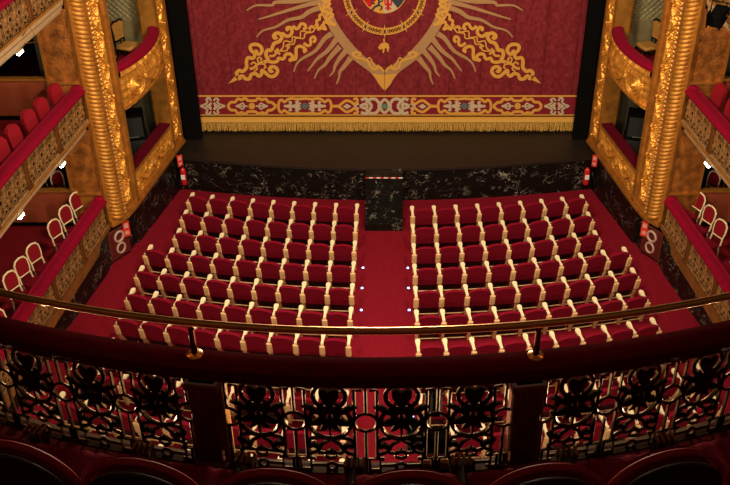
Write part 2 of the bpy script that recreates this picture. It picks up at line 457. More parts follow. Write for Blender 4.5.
# long corner scrolls
Z = (6.064, 225, 10)
SC = [([(80, 392), (70, 378), (88, 362), (108, 368), (132, 345), (131, 310), (140, 285), (172, 288), (182, 262), (160, 240), (155, 215), (180, 203), (213, 212), (226, 240), (212, 262), (190, 254), (194, 236)], 15),
      ([(95, 420), (90, 402), (108, 396), (125, 412), (150, 412), (160, 388), (185, 380), (205, 396), (222, 385), (226, 360), (250, 380), (275, 398), (302, 394), (320, 370), (312, 347), (288, 338), (270, 352), (280, 368), (292, 360)], 15),
      ([(150, 352), (175, 347), (195, 328), (232, 308)], 11),
      ([(158, 326), (175, 312), (190, 326), (180, 345)], 6), ([(178, 368), (196, 354), (190, 338)], 6),
      ([(205, 315), (198, 294), (210, 282), (223, 294), (214, 300)], 6), ([(212, 322), (238, 326), (248, 344), (236, 348)], 6),
      ([(236, 312), (262, 300), (250, 270), (256, 242), (282, 238), (290, 215), (302, 197), (330, 186), (345, 162), (335, 140), (312, 137), (296, 152), (303, 166), (318, 158)], 16),
      ([(332, 142), (352, 140), (375, 155), (398, 148), (408, 125), (396, 102), (376, 106), (384, 122)], 14),
      ([(412, 92), (432, 110), (448, 102), (462, 80), (484, 84), (490, 104), (474, 112)], 13),
      ([(250, 302), (290, 312), (318, 306), (326, 288), (355, 292), (370, 265), (395, 262), (412, 280), (400, 300), (395, 296), (428, 292), (432, 262), (434, 226), (455, 215), (478, 224), (490, 240), (474, 250)], 14),
      ([(478, 196), (502, 212), (520, 204), (520, 170), (540, 158), (548, 178), (534, 192)], 12),
      ([(270, 275), (300, 272), (315, 250), (335, 265)], 9), ([(300, 250), (322, 232), (318, 262)], 6),
      ([(330, 245), (352, 224), (362, 184), (405, 190), (412, 160), (455, 162), (462, 124), (512, 130), (520, 104), (548, 106)], 5),
      ([(330, 245), (378, 240), (382, 205), (418, 203), (430, 168), (478, 168), (488, 138), (530, 130), (545, 106), (522, 92), (505, 112)], 5),
      ([(366, 218), (382, 208), (392, 222), (376, 232)], 5),
      ([(545, 84), (562, 92), (556, 62), (576, 52), (574, 30), (592, 20)], 11),
      ([(560, 116), (590, 106), (612, 114), (598, 88), (604, 62)], 11), ([(545, 106), (575, 100), (600, 74)], 6)]
for sgn in (1, -1):
    mb = MB()
    AXs = AX
    for pts, w_ in SC:
        P_ = [(Z[1]+x/Z[0], Z[2]+y/Z[0]) for x, y in pts]
        if sgn < 0: P_ = [(2*AX-x, y) for x, y in P_]
        stroke(mb, P_, (w_*1.25+2.5)/Z[0], mirror=False, k=4)
    tri = [(225+20/6.064, 10+444/6.064), (225+60/6.064, 10+398/6.064), (225+80/6.064, 10+420/6.064)]
    cpoly(mb, [(x if sgn > 0 else 2*AX-x, y) for x, y in tri], mirror=False)
    cadd(mb, 'corner_scroll', M['thread'])
# order collar with stars and pendant
mb = MB(); yc, R0 = -7.4, 38.2
cdisc(mb, AX, yc, R0+3.7, n=72, r_in=(R0+2.7)/(R0+3.7)); cdisc(mb, AX, yc, R0-2.4, n=72, r_in=(R0-3.4)/(R0-2.4))
for i in range(72):
    a = 2*PI*i/72
    if i % 6 in (0,): continue
    cdisc(mb, AX+R0*math.cos(a)*1.0, yc+R0*math.sin(a), 2.7, n=12, r_in=.5, off=.004)
for i in range(12):
    a = 2*PI*i/12 + PI/2
    ca, sa = math.cos(a), math.sin(a)
    for q, ln in ((0, 7.2), (PI/2, 4.6), (PI, 7.2), (-PI/2, 4.6)):
        d = (math.cos(a+q), math.sin(a+q)); n_ = (-d[1], d[0]); x0, y0 = AX+R0*ca, yc+R0*sa
        cpoly(mb, [(x0+n_[0]*1.2, y0+n_[1]*1.2), (x0-n_[0]*1.2, y0-n_[1]*1.2), (x0+d[0]*ln, y0+d[1]*ln)], mirror=False, off=.006)
# hanging fleece
stroke(mb, [(384, 38), (384, 41.5)], 1.6, mirror=False)
cpoly(mb, [(378, 47.5), (379.2, 44.8), (381, 42.8), (385, 41.6), (388.5, 43.2), (389.4, 47), (388.2, 51.2), (386.8, 51.4), (387, 48), (385, 47.4), (383.8, 52.4), (382.6, 52.4), (382.6, 48), (380.4, 49.2)], mirror=False)
cadd(mb, 'order_collar', M['thread'])
mb = MB()
for i in range(12):
    a = 2*PI*i/12 + PI/2; cdisc(mb, AX+R0*math.cos(a), yc+R0*math.sin(a), 1.2, 1.9, n=8, off=.012)
cadd(mb, 'collar_gems', M['navy'])
# round coat of arms in its lower half: red rim, gold, pale and dark quarters with beasts
sh = empty('coat_of_arms', (0, 0, 0)); sh.parent = cur
def sadd(mb, name, m):
    mb.xf(Matrix.Translation((-.03, -CY, -1.05))); o = mb.build(name, m, sh); return o
cy0, R1 = -10., 23.
mb = MB(); cdisc(mb, 384, cy0, R1, n=48); sadd(mb, 'shield_rim', M['thread'])
mb = MB(); cdisc(mb, 384, cy0, R1-1, a0=PI*.72, a1=PI*.95, off=.006, n=12); cdisc(mb, 384, cy0, R1-1, a0=PI*1.1, a1=PI*1.5, off=.006, n=12); sadd(mb, 'red_quarter', M['ext'])
mb = MB(); cdisc(mb, 384, cy0, R1-1, a0=PI*.5, a1=PI*.72, off=.007, n=12); sadd(mb, 'gold_quarter', M['thread'])
mb = MB(); cdisc(mb, 384, cy0, R1-1, a0=PI*.29, a1=PI*.5, off=.007, n=12); cdisc(mb, 384, cy0, R1-1, a0=PI*1.5, a1=PI*1.8, off=.007, n=12); sadd(mb, 'pale_quarter', M['silver'])
mb = MB(); cdisc(mb, 384, cy0, R1-1, a0=PI*.05, a1=PI*.29, off=.007, n=12); sadd(mb, 'navy_quarter', M['navy'])
mb = MB()
for pts, w_ in (([(372, 9.5), (375, 6), (378, 4.5), (379, 0), (376, -4)], 2.2), ([(378, 4), (382, 6.5), (380, 9.5)], 1.6), ([(375, 3), (371.5, 2), (373, -1)], 1.4), ([(379, 1), (382.5, 0), (381.5, -4)], 1.4)):
    stroke(mb, pts, w_, mirror=False, off=.012)
sadd(mb, 'black_lion', M['navy'])
mb = MB()
for pts, w_ in (([(387.5, -3), (388, 3), (388, 9.5)], 2.4), ([(384.8, -2), (385.6, 4), (388, 2)], 1.5), ([(391.5, -2), (391, 4), (388, 2)], 1.5), ([(385.4, 8), (388, 6), (391, 8.4)], 1.4)):
    stroke(mb, pts, w_, mirror=False, off=.012)
sadd(mb, 'red_eagle', M['ext'])

# border
def hband(y0, y1, m, name, off=.006):
    mb = MB(); mb.add([cpt(xx, yy, off) for xx, yy in ((0, 0),)], [])
    z1 = cpt(387, y0).z; z0 = cpt(387, y1).z
    mb.v = []; mb.f = []; mb.m = []
    mb.box(((xl+xr)/2, CY-.03-off, (z0+z1)/2), (xr-xl, .012, abs(z1-z0))); cadd(mb, name, m)
M['border_red'] = mat('border_velvet', (.20, .012, .022), .8, spec=.1, noise=(30, .1))
hband(96.2, 114.2, M['border_red'], 'border_ground', .0)
for y0, y1 in ((94.6, 96.2), (113.8, 114.9), (116.2, 118.2)): hband(y0, y1, M['thread'], 'border_line', .008)
def band_piece(name, items):
    """items: (matname, pts, width) traced on the left half; each piece is built for both halves"""
    for sg in ((1,) if name == 'border_diamond' else (1, -1)):
        for mn in sorted({i[0] for i in items}):
            mb = MB()
            for (m_, pts, w_) in items:
                if m_ != mn: continue
                P_ = [(x if sg > 0 else 2*AX-x, y) for x, y in pts]
                if w_ == 'poly': cpoly(mb, P_, mirror=False, off=.034)
                elif isinstance(w_, tuple): cdisc(mb, P_[0][0], P_[0][1], w_[0], w_[1], off=.016, n=16)
                else: stroke(mb, P_, w_*1.2+.25, mirror=False, off=.014, k=4)
            cadd(mb, name, M[mn])
YB = 105.2
def both(items):   # mirror vertically about the band centre
    out = []
    for m_, pts, w_ in items:
        out.append((m_, pts, w_)); out.append((m_, [(x, 2*YB-y) for x, y in pts], w_))
    return out
band_piece('border_fleuron', both([('silver', [(200.5, YB), (205, 103.5), (208, 101), (206.5, 98.8), (209.5, 97.5), (211.5, 100)], 1.3),
     ('silver', [(225.5, YB), (220.5, 103.5), (217.5, 101), (219, 98.8), (216, 97.5), (214, 100)], 1.3), ('silver', [(206, YB), (209, 104), (211.5, 102), (210, 106)], 1.2),
     ('silver', [(220, YB), (217, 104), (214.5, 102), (216, 106)], 1.2), ('silver', [(209, 98), (207, 96.8), (211, 96.6)], 1.0)]))
band_piece('border_cartouche', both([('thread', [(228, YB), (231, 101.5), (235.5, 101), (238, 98), (242, 98.8), (245.5, 97.3), (248, 99.5), (252, 99.8), (256, 99.5), (258.5, 97.3), (262, 98.8), (266, 98), (268.5, 101), (272, 101.5), (276.5, YB)], 2.1),
     ('silver', [(236, YB), (240, 103.8), (243, 102.3), (245, YB)], 1.1), ('silver', [(268, YB), (264, 103.8), (261, 102.3), (259, YB)], 1.1), ('silver', [(236, YB), (248, YB)], 1.0), ('silver', [(256, YB), (268, YB)], 1.0)]) + [('thread', [(252, YB)], (3.2, 3.4))])
band_piece('border_oval', both([('thread', [(278.5, YB), (279.5, 100.5), (282, 99), (284.5, 101), (288, 98.6), (292, 97.5), (298, 98.2), (305, 97.6), (312, 98.2), (318, 97.5), (322, 98.8), (325, 101), (328, 99), (330.5, 100.5), (331.5, YB)], 2.0),
     ('silver', [(284, YB), (290, 104), (291, 101), (288.8, 101.6)], 1.5), ('silver', [(291, YB), (296, 104), (298, 100.6), (295.5, 101.5)], 1.7), ('silver', [(296, YB), (301, 101.8)], 1.4),
     ('silver', [(326, YB), (320, 104), (319, 101), (321.2, 101.6)], 1.5), ('silver', [(319, YB), (314, 104), (312, 100.6), (314.5, 101.5)], 1.7), ('silver', [(314, YB), (309, 101.8)], 1.4),
     ('silver', [(284, YB), (301, YB)], 1.1), ('silver', [(309, YB), (326, YB)], 1.1)]) + [('slate', [(305, YB)], (3.4, 3.2))])
band_piece('border_lozenge', both([('thread', [(331.5, YB), (338, YB), (342, 102.5), (346.5, 99.5), (351, 100.8), (354.5, 103), (357.5, 100.5), (356.5, 97.6), (353.5, 98.6)], 2.0)])
     + [('silver', [(343, YB), (347, 102.6), (351.5, YB), (347, 107.8)], 'poly')])
band_piece('border_foliage', both([('silver', [(360, YB), (365, 103), (368, YB)], 2.2), ('silver', [(361, 99), (366, 97.8), (369, 101), (372, YB)], 2.2), ('silver', [(366, 101.5), (371, 98), (376, 98.6), (378.5, 101.5), (381, YB)], 2.3),
     ('silver', [(354, YB), (359, 102.6)], 1.2), ('silver', [(381, 101.5), (384.5, 98.4), (384.7, 100)], 2.0), ('silver', [(378, YB), (382, 101.5)], 1.8)]))
band_piece('border_diamond', [('green', [(380.8, YB), (384.7, 102.2), (388.6, YB), (384.7, 108.2)], 'poly')])
# braid and fringe
fr = MB(); z0 = 1.13; z1 = cpt(387, 121.3).z; zt = cpt(387, 118.2).z
fr.box(((xl+xr)/2, CY-.035, (z1+zt)/2), (xr-xl, .05, zt-z1)); cadd(fr, 'fringe_braid', M['fringe_head'])
fr = MB(); n = 620
rnd = random.Random(3)
for i in range(n):
    x = xl+(xr-xl)*(i+.5)/n + rnd.uniform(-.003, .003); y = CY-.03-rnd.uniform(0, .03); l_ = rnd.uniform(-.03, .02)
    fr.tube([(x, y, z1+.01), (x+rnd.uniform(-.006, .006), y-.006, (z0+z1)/2), (x+rnd.uniform(-.012, .012), y, z0-.06+l_)], [.006, .0085, .0075], 4)
o = cadd(fr, 'fringe', M['fringe']); o['kind'] = 'stuff'

# ------------------------------------------------------------------ stall seats
def make_seat():
    r = empty('theatre_seat')
    # backrest, reclined and arched
    bk = MB()
    W = .224; prof = []
    for i in range(9): a = i/8; prof.append((-W+2*W*a, .455+.065*math.sin(PI*a)**.7 if 0 < a < 1 else .45))
    poly = [(-W+.015, .0), (W-.015, .0), (W, .05)] + prof[::-1] + [(-W, .05)]
    bk.prism(poly, -.032, .032, 'xz')
    for i, v in enumerate(bk.v):
        pass
    bk.xf(Matrix.Translation((0, -.195, .30)) @ Matrix.Rotation(math.radians(14), 4, 'X'))
    b = bk.build('backrest', M['velvet'], r, True)
    # tipped-up seat pan, dark underneath
    sp = MB(); sp.box((0, -.06, .42), (.42, .07, .30), rx=math.radians(8), bev=.02); sp.build('seat', M['velvet'], r)
    un = MB(); un.box((0, -.13, .26), (.42, .10, .12), bev=.01); un.box((0, -.10, .10), (.40, .03, .18)); un.build('underframe', M['under'], r)
    rl = MB(); rl.box((0, -.16, .075), (.47, .022, .022), bev=.004); rl.build('foot_rail', M['beech'], r)
    def side(x):
        ar = MB()
        out = [(-.030, -.27), (-.028, -.17), (-.032, -.09), (-.046, -.02), (-.052, .03), (-.040, .065), (0, .08), (.040, .065), (.052, .03), (.046, -.02), (.032, -.09), (.028, -.17), (.030, -.27)]
        ar.prism(out, .0, .045)
        for i in range(len(ar.v)):
            vx, vy, vz = ar.v[i]
            ar.v[i] = (vx+x, vy, vz + .60 + .035*max(0, vy+.1)/.2)
        ar.build('armrest', M['cream'], r, True)
        p = MB(); p.box((x, -.285, .475), (.118, .05, .28), rx=math.radians(9), bev=.016)
        p.build('arm_post', M['beech'], r)
        l = MB(); l.add([], [])
        l.prism([(-.28, .38), (-.22, .38), (-.17, .22), (-.10, .05), (-.02, .0), (-.02, -.02), (-.17, -.02), (-.18, .05), (-.235, .22)], x-.03, x+.03, 'yz')
        l.build('leg', M['beech'], r)
    side(-.265)
    return r
seat0 = make_seat()
def add_right_side(root):
    for ch in list(root.children):
        if ch.name.split('.')[0] in ('armrest', 'arm_post', 'leg') :
            c = ch.copy(); COL.objects.link(c); c.parent = root; c.location = (.53, 0, 0)
first = True
RC = 21.0
def seat_word(i): return ORD[i]
rows = []
for k in range(1, 14):
    nseat = 8 if k <= 3 else 9
    if k >= 9: nseat = 10
    for s in (-1, 1):
        yk = (20.24 if s < 0 else 20.12) - (.888 if s < 0 else .884)*(k-1)
        if k == 7 and s > 0: yk -= .12
        for i in range(nseat):
            xc = (-(.715+.265+.530*i) if s < 0 else .66+.265+.546*i)
            y = yk - .145 + xc*xc/(2*RC) + .01
            if not first: o = copy_tree(seat0)
            else: o = seat0; first = False
            o.location = (xc, y, fz(y)); o.rotation_euler.z = -math.atan(-xc/RC)
            o['ends'] = 0
            sd = 'left' if s < 0 else 'right'
            tag(o, f'red stall seat, {ORD[k] if k < 13 else "thirteenth"} row from the stage, {ORD[i+1]} seat {sd} of the centre aisle', 'seat', f'red stall seats with cream armrests')
            del o['ends']
            rows.append((o, s, i, nseat))
for o, s, i, n in rows:
    if (s > 0 and i == n-1) or (s < 0 and i == 0): add_right_side(o)

# aisle lights
n_ = 0
for k, y in enumerate((19.97, 19.11, 18.243, 17.398, 16.537, 15.679, 14.81, 13.94, 13.071, 12.22)):
    if k < 2: continue
    for s in (-1, 1):
        b = MB().lathe([(.0, 0), (.026, 0), (.026, .012), (.018, .018), (0, .019)], n=10)
        o = b.build('aisle_light', M['led'], loc=(s*.533, y, fz(y)))
        tag(o, f'tiny blue floor light on the {SIDE[s]} of the aisle, {ORD[k-1]} pair from the stage', 'floor light', 'blue aisle lights')

# ------------------------------------------------------------------ gilded proscenium boxes
def relief(u, v, L, H, seed=0):
    """height of carved vine ornament over a strip L long and H high (metres)"""
    x = u*L; y = (v-.5)*H
    per = H*1.9
    ph = x/per*2*PI + seed
    st_ = math.exp(-((y-.22*H*math.sin(ph))/(.055*H))**2)
    h = st_
    k = math.floor(x/(per/2)+seed)
    cx = (k+.5-seed)*(per/2); sgn = 1 if k % 2 == 0 else -1
    dx, dy = x-cx, y+sgn*.16*H
    r = math.hypot(dx, dy); a = math.atan2(dy, dx)
    h = max(h, .9*math.exp(-(r/(.09*H))**2))
    sp = (r/(.30*H) - a*sgn/(2*PI)) % 1.0
    h = max(h, (.85*math.exp(-((sp-.5)/.16)**2)) if r < .34*H else 0)
    lf = abs(math.sin(x*2*PI/(H*.33)+seed*3))*abs(math.sin(y*2*PI/(H*.42)))
    h = max(h, .55*lf)
    return h

PL = [(5.52, 22.70), (5.64, 22.03), (6.02, 19.58), (6.07, 19.30)]
def lerp2(a, b, t_): return (a[0]+(b[0]-a[0])*t_, a[1]+(b[1]-a[1])*t_)
def front_dir(a, b):
    d = Vector((b[0]-a[0], b[1]-a[1])); d.normalize(); return d, Vector((-d.y, d.x))
def relief_panel(mb, a, b, z0, z1, depth, s, out=0., vert=False, seed=0, nu=None, nv=None, bulge=0., bot=None):
    """a,b plan points (positive X); relief pushed to the hall centre"""
    d = Vector((b[0]-a[0], b[1]-a[1])); L = d.length; d.normalize()
    n = Vector((d.y, -d.x))
    if n.x > 0: n = -n
    H_ = z1-z0
    nu = nu or max(6, int(L/.022)); nv = nv or max(6, int(H_/.022))
    def fn(u, v):
        if vert: h = relief(v, u, H_, L, seed)
        else: h = relief(u, v, L, H_, seed)
        ee = min(u, 1-u, .5)*L; ev = min(v, 1-v, .5)*H_
        if min(ee, ev) < .012: h = 0
        bl = bulge*math.sin(PI*u)**.7*(math.sin(PI*(.15+.85*v))**.8 if v < 1 else math.sin(PI*1.0)) if bulge else 0
        if bulge: bl = bulge*max(0, math.sin(PI*u))**.6*(.35+.65*math.sin(PI*min(1, v*.9+.1)))
        zz = z0+H_*v
        if bot: zz = z0 + bot(u)*(1-v) + H_*v
        o_ = out+bl+depth*h
        x = a[0]+(b[0]-a[0])*u + n.x*o_; y = a[1]+(b[1]-a[1])*u + n.y*o_
        return (s*x, y, zz)
    mb.grid(fn, nu, nv)
def slab_between(mb, a, b, z0, z1, o0, o1, s):
    d = Vector((b[0]-a[0], b[1]-a[1])); d.normalize(); n = Vector((d.y, -d.x))
    if n.x > 0: n = -n
    vs = []
    for z in (z0, z1):
        for p, o_ in ((a, o0), (b, o0), (b, o1), (a, o1)): vs.append((s*(p[0]+n.x*o_), p[1]+n.y*o_, z))
    mb.add(vs, [(3, 2, 1, 0), (4, 5, 6, 7), (0, 1, 5, 4), (1, 2, 6, 5), (2, 3, 7, 6), (3, 0, 4, 7)])

LV = [1.25, 3.62, 6.37]
ZT = 9.3
for s in (-1, 1):
    nm = SIDE[s]
    fr = empty('proscenium_frame_'+nm, (s*6.0, 20.5, 1.25)); fr['kind'] = 'structure'
    def fadd(mb, name, m, smooth=True):
        mb.xf(Matrix.Translation((-s*6.0, -20.5, -1.25))); return mb.build(name, m, fr, smooth)
    A, P1, P2, P3 = PL
    # stage-side pilaster, with carved face, plain edges
    mb = MB(); slab_between(mb, A, P1, 1.25, ZT, -.35, 0, s)
    slab_between(mb, A, lerp2(A, P1, .16), 1.25, ZT, 0, .05, s); slab_between(mb, lerp2(A, P1, .8), P1, 1.25, ZT, 0, .05, s)
    fadd(mb, 'pilaster', M['gold_plain'], False)
    mb = MB(); relief_panel(mb, lerp2(A, P1, .18), lerp2(A, P1, .78), 1.45, ZT, .075, s, .005, vert=True, seed=.3, nu=26, nv=560); fadd(mb, 'pilaster_carving', M['gold'])
    # auditorium-side jamb
    B2, B = (6.18, 18.80), (6.42, 18.46)
    mb = MB(); slab_between(mb, P2, P3, 1.25, ZT, -.35, .02, s); slab_between(mb, lerp2(P2, P3, .1), lerp2(P2, P3, .55), 1.25, ZT, .02, .07, s)
    slab_between(mb, P3, B2, 1.25, ZT, -.3, 0, s); slab_between(mb, lerp2(P3, B2, .86), B2, 1.25, ZT, 0, .05, s)
    slab_between(mb, B2, B, 1.25, ZT, -.1, 0, s)
    fadd(mb, 'pilaster', M['gold_plain'], False)
    mb = MB(); relief_panel(mb, lerp2(P3, B2, .06), lerp2(P3, B2, .80), 1.45, ZT, .08, s, .005, vert=True, seed=.9, nu=26, nv=560); fadd(mb, 'pilaster_carving', M['gold'])
    # bead string and ribbed column
    mb = MB(); q = lerp2(P3, B2, .97); z = 1.35
    while z < ZT:
        mb.lathe([(.001, -.045), (.032, -.03), (.042, 0), (.032, .03), (.001, .045)], (s*(q[0]-.05), q[1], z), 8); z += .105
    fadd(mb, 'bead_string', M['gold_bright'])
    mb = MB(); prof = []; z = 1.25; q = lerp2(B2, B, .46)
    dB = Vector((B[0]-B2[0], B[1]-B2[1])); dB.normalize()
    while z < ZT:
        # each rib a slanted leaf-like ridge wrapped round the quarter column
        def fn(u, v, z=z):
            a = PI*(u-.5)*1.05
            rr = .128 + .022*math.sin(PI*v)**.7
            nx, ny = dB.y, -dB.x
            if nx > 0: nx, ny = -nx, -ny
            cx = q[0]+dB.x*rr*math.sin(a) + nx*rr*math.cos(a); cyy = q[1]+dB.y*rr*math.sin(a)+ny*rr*math.cos(a)
            return (s*cx, cyy, z+.094*v+.10*u)
        mb.grid(fn, 10, 4); z += .098
    fadd(mb, 'ribbed_column', M['rib'])
    # bottom mouldings
    mb = MB()
    for (a_, b_) in ((A, P1), (P1, P2), (P2, P3), (P3, B2), (B2, B)):
        slab_between(mb, a_, b_, 1.17, 1.25, -.30, .10, s); slab_between(mb, a_, b_, 1.25, 1.31, -.3, .07, s)
    fadd(mb, 'base_moulding', M['gold_plain'], False)
    # box fronts at three levels
    O0, O1 = P1, P2
    mb = MB(); relief_panel(mb, O0, O1, 1.36, 1.93, .075, s, .02, seed=.2, nu=130, nv=30)
    slab_between(mb, O0, O1, 1.25, 1.97, -.12, .015, s); fadd(mb, 'box_front', M['gold'])
    mb = MB(); slab_between(mb, O0, O1, 1.95, 2.0, -.26, .05, s); fadd(mb, 'box_ledge', M['gold_plain'], False)
    for lz in LV[1:]:
        mb = MB()
        def bot(u): return .12*(1-u) - .10*math.sin(PI*u)*0 + .0
        H_ = .93
        d = Vector((O1[0]-O0[0], O1[1]-O0[1])); L = d.length; d.normalize(); n = Vector((d.y, -d.x)); n = -n if n.x > 0 else n
        def fn(u, v, lz=lz):
            zz = lz + .07*v*0 + H_*v
            h = relief(u, v, L, H_, .5) if u < .66 else 0
            # big volute at the auditorium end
            dx = (u-.80)*L; dy = (v-.42)*H_; r = math.hypot(dx, dy); a = math.atan2(dy, dx)
            if r < .30:
                sp = (r/.085 - a/(2*PI)) % 1.; h = .9*math.exp(-((sp-.5)/.2)**2)
                if r < .05: h = 1.3
            elif u >= .66: h = .45*abs(math.sin(dx*22)*math.sin(dy*19))
            if v < .10: h = .7+.4*abs(math.sin(u*L*2*PI/.16))
            if v > .86: h = .9+.35*abs(math.sin(u*L*2*PI/.10))
            bl = .30*math.sin(PI*u)**.8*(.15+.85*math.sin(PI*min(1, .12+.80*v)))+.02
            o_ = bl+.065*h
            return (s*(O0[0]+(O1[0]-O0[0])*u+n.x*o_), O0[1]+(O1[1]-O0[1])*u+n.y*o_, zz)
        mb.grid(fn, 140, 46)
        # underside closing back to the wall line
        def fu(u, v, lz=lz):
            p = fn(u, 0.0); o_ = -.1
            q_ = (s*(O0[0]+(O1[0]-O0[0])*u+n.x*o_), O0[1]+(O1[1]-O0[1])*u+n.y*o_, lz)
            return tuple(p[i]*(1-v)+q_[i]*v for i in range(3))
        mb.grid(fu, 40, 2)
        fadd(mb, 'box_front', M['gold'])
    # interiors: floor, back wall, side walls, tufted padding in the upper boxes
    for li, lz in enumerate(LV):
        top = (LV+[9.3])[li+1]
        mb = MB(); slab_between(mb, (5.56, 22.65), (6.02, 19.5), lz+.0, lz+.05, -2.0, -.05, s); fadd(mb, 'box_floor', M['carpet_dark'], False)
        side_m = M['olive'] if li else M['olive_shaded']
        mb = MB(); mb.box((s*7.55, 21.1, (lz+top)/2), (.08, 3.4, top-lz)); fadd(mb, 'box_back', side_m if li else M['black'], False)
        mb = MB()
        # stage-side wall: gilt reveal next to the opening, then padding
        yy = 22.62; wx0 = 6.10; wx1 = 7.52
        dado = lz+1.02
        if li:
            def ft(u, v):
                x = wx0+(wx1-wx0)*u; z = dado+(top-dado)*v
                h = abs(math.sin((x+z)*PI/.15)*math.sin((x-z)*PI/.15))**.45
                return (s*x, yy-.045*h, z)
            mb.grid(ft, 84, 84); fadd(mb, 'tufted_padding', M['olive'])
            mb = MB(); mb.box((s*(wx0+wx1)/2, yy, (lz+dado)/2), (wx1-wx0, .04, dado-lz)); mb.box((s*(wx0+wx1)/2, yy-.03, dado), (wx1-wx0, .05, .05))
            fadd(mb, 'box_panelling', M['olive'], False)
        else:
            mb.box((s*(wx0+wx1)/2, yy, (lz+top)/2), (wx1-wx0, .04, top-lz)); fadd(mb, 'box_panelling', M['olive_shaded'], False)
        mb = MB(); mb.box((s*5.92, yy, (lz+top)/2), (.40, .06, top-lz)); mb.box((s*6.13, yy-.02, (lz+top)/2), (.04, .1, top-lz)); fadd(mb, 'gilt_reveal', M['gold_plain'], False)
        mb = MB(); mb.box((s*6.95, 19.35, (lz+top)/2), (1.3, .06, top-lz)); fadd(mb, 'box_side', M['olive_shaded'] if li else M['black'], False)
        if li: mb = MB(); slab_between(mb, (5.56, 22.65), (6.02, 19.5), lz-.14, lz-.01, -2.0, -.05, s); fadd(mb, 'box_ceiling', M['olive_shaded'], False)
    # velvet cushions on the box ledges: things of their own
    d = Vector((P2[0]-P1[0], P2[1]-P1[1])); L = d.length
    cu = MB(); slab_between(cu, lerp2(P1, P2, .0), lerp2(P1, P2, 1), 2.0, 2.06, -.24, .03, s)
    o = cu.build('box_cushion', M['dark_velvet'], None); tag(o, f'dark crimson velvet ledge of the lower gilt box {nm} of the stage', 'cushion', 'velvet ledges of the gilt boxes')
    for li, lz in enumerate(LV[1:]):
        cu = MB()
        def path_pt(u): 
            bl = .30*math.sin(PI*u)**.8*.75+.0
            n = Vector((d.y, -d.x)).normalized(); n = -n if n.x > 0 else n
            return (P1[0]+(P2[0]-P1[0])*u, P1[1]+(P2[1]-P1[1])*u, n, bl)
        pr = [(-.20, 0), (-.20, .07), (-.16, .12), (-.05, .14), (.06, .12), (.10, .07), (.09, 0)]
        vs = []; N_ = 24
        for i in range(N_+1):
            x, y, n, bl = path_pt(i/N_)
            for o_, z in pr: vs.append((s*(x+n.x*(o_+bl)), y+n.y*(o_+bl), lz+.93+z))
        k_ = len(pr); fs = [(i*k_+j, i*k_+(j+1) % k_, (i+1)*k_+(j+1) % k_, (i+1)*k_+j) for i in range(N_) for j in range(k_)]
        fs += [tuple(range(k_)), tuple(N_*k_+j for j in range(k_))]
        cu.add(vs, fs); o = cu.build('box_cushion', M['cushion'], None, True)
        tag(o, f'bright crimson velvet cushion, bowed front of the {("upper","topmost")[li]} gilt box {nm} of the stage', 'cushion', 'velvet ledges of the gilt boxes')

# box furniture
def gilt_chair():
    r = empty('salon_chair')
    MB().box((0, 0, .45), (.46, .44, .11), bev=.04).build('seat', M['seatgold'], r, True)
    b = MB(); b.prism([(-.17, .62), (.17, .62), (.21, 1.0), (.12, 1.04), (-.12, 1.04), (-.21, 1.0)], -.26, -.21, 'xz'); b.build('backrest', M['seatgold'], r)
    b = MB(); b.tube([(-.19, -.235, .4), (-.19, -.245, .62), (-.235, -.25, 1.02), (-.12, -.25, 1.08), (0, -.25, 1.06), (.12, -.25, 1.08), (.235, -.25, 1.02), (.19, -.245, .62), (.19, -.235, .4)], .022, 6)
    b.box((0, -.235, .6), (.38, .03, .05)); b.build('back_frame', M['black'], r)
    for x in (-.19, .19):
        for y in (-.2, .2):
            MB().tube([(x, y, 0), (x, y, .41)], [.014, .024], 6).build('leg', M['black'], r)
    return r
gc = gilt_chair()
chs = [(-1, -6.40, 22.15, LV[1]+.05, PI*-.62), (1, 6.52, 22.15, LV[1]+.05, PI*.62), (-1, -6.75, 21.3, LV[1]+.05, -PI*.5), (1, 6.8, 21.3, LV[1]+.05, PI*.5)]
for i, (s, x, y, z, rz) in enumerate(chs):
    o = gc if i == 0 else copy_tree(gc)
    o.location = (x, y, z); o.rotation_euler.z = rz
    tag(o, f'gold upholstered chair with black frame in the {SIDE[s]} upper gilt box, {"nearer the stage" if i < 2 else "behind the other one"}', 'chair', 'gold chairs in the gilt boxes')
def cabinet(name, dims, m):
    r = empty(name); w, d_, h = dims
    MB().box((0, 0, h/2), dims, bev=.012).build('cabinet', m, r)
    MB().box((0, -d_/2-.006, h/2), (w*.86, .012, h*.86)).build('grille', M['under'] if False else M['blackish'], r)
    MB().box((0, -d_/2-.014, h*.08), (w*.5, .01, .02)).build('badge', M['steel'], r)
    return r
M['backing'] = mat('interior_shade', (.022, .008, .005), .9, spec=.1, noise=(6, .4))  # shade behind the side ironwork, given as a colour
M['blackish'] = mat('speaker_grille', (.010, .010, .009), .7, noise=(90, .3))
for s in (-1, 1):
    for j, (x, y, z, w, h) in enumerate(((6.42, 21.3, 1.3, .75, .80), (6.42, 21.3, 2.1, .70, .62), (6.95, 20.4, 1.3, .6, 1.1))):
        o = cabinet('loudspeaker', (w, .5, h), M['black']); o.location = (s*x, y, z); o.rotation_euler.z = s*-.25
        tag(o, f'black loudspeaker {("under another", "stacked on another", "standing alone")[j]} in the lower gilt box {SIDE[s]} of the stage', 'loudspeaker')

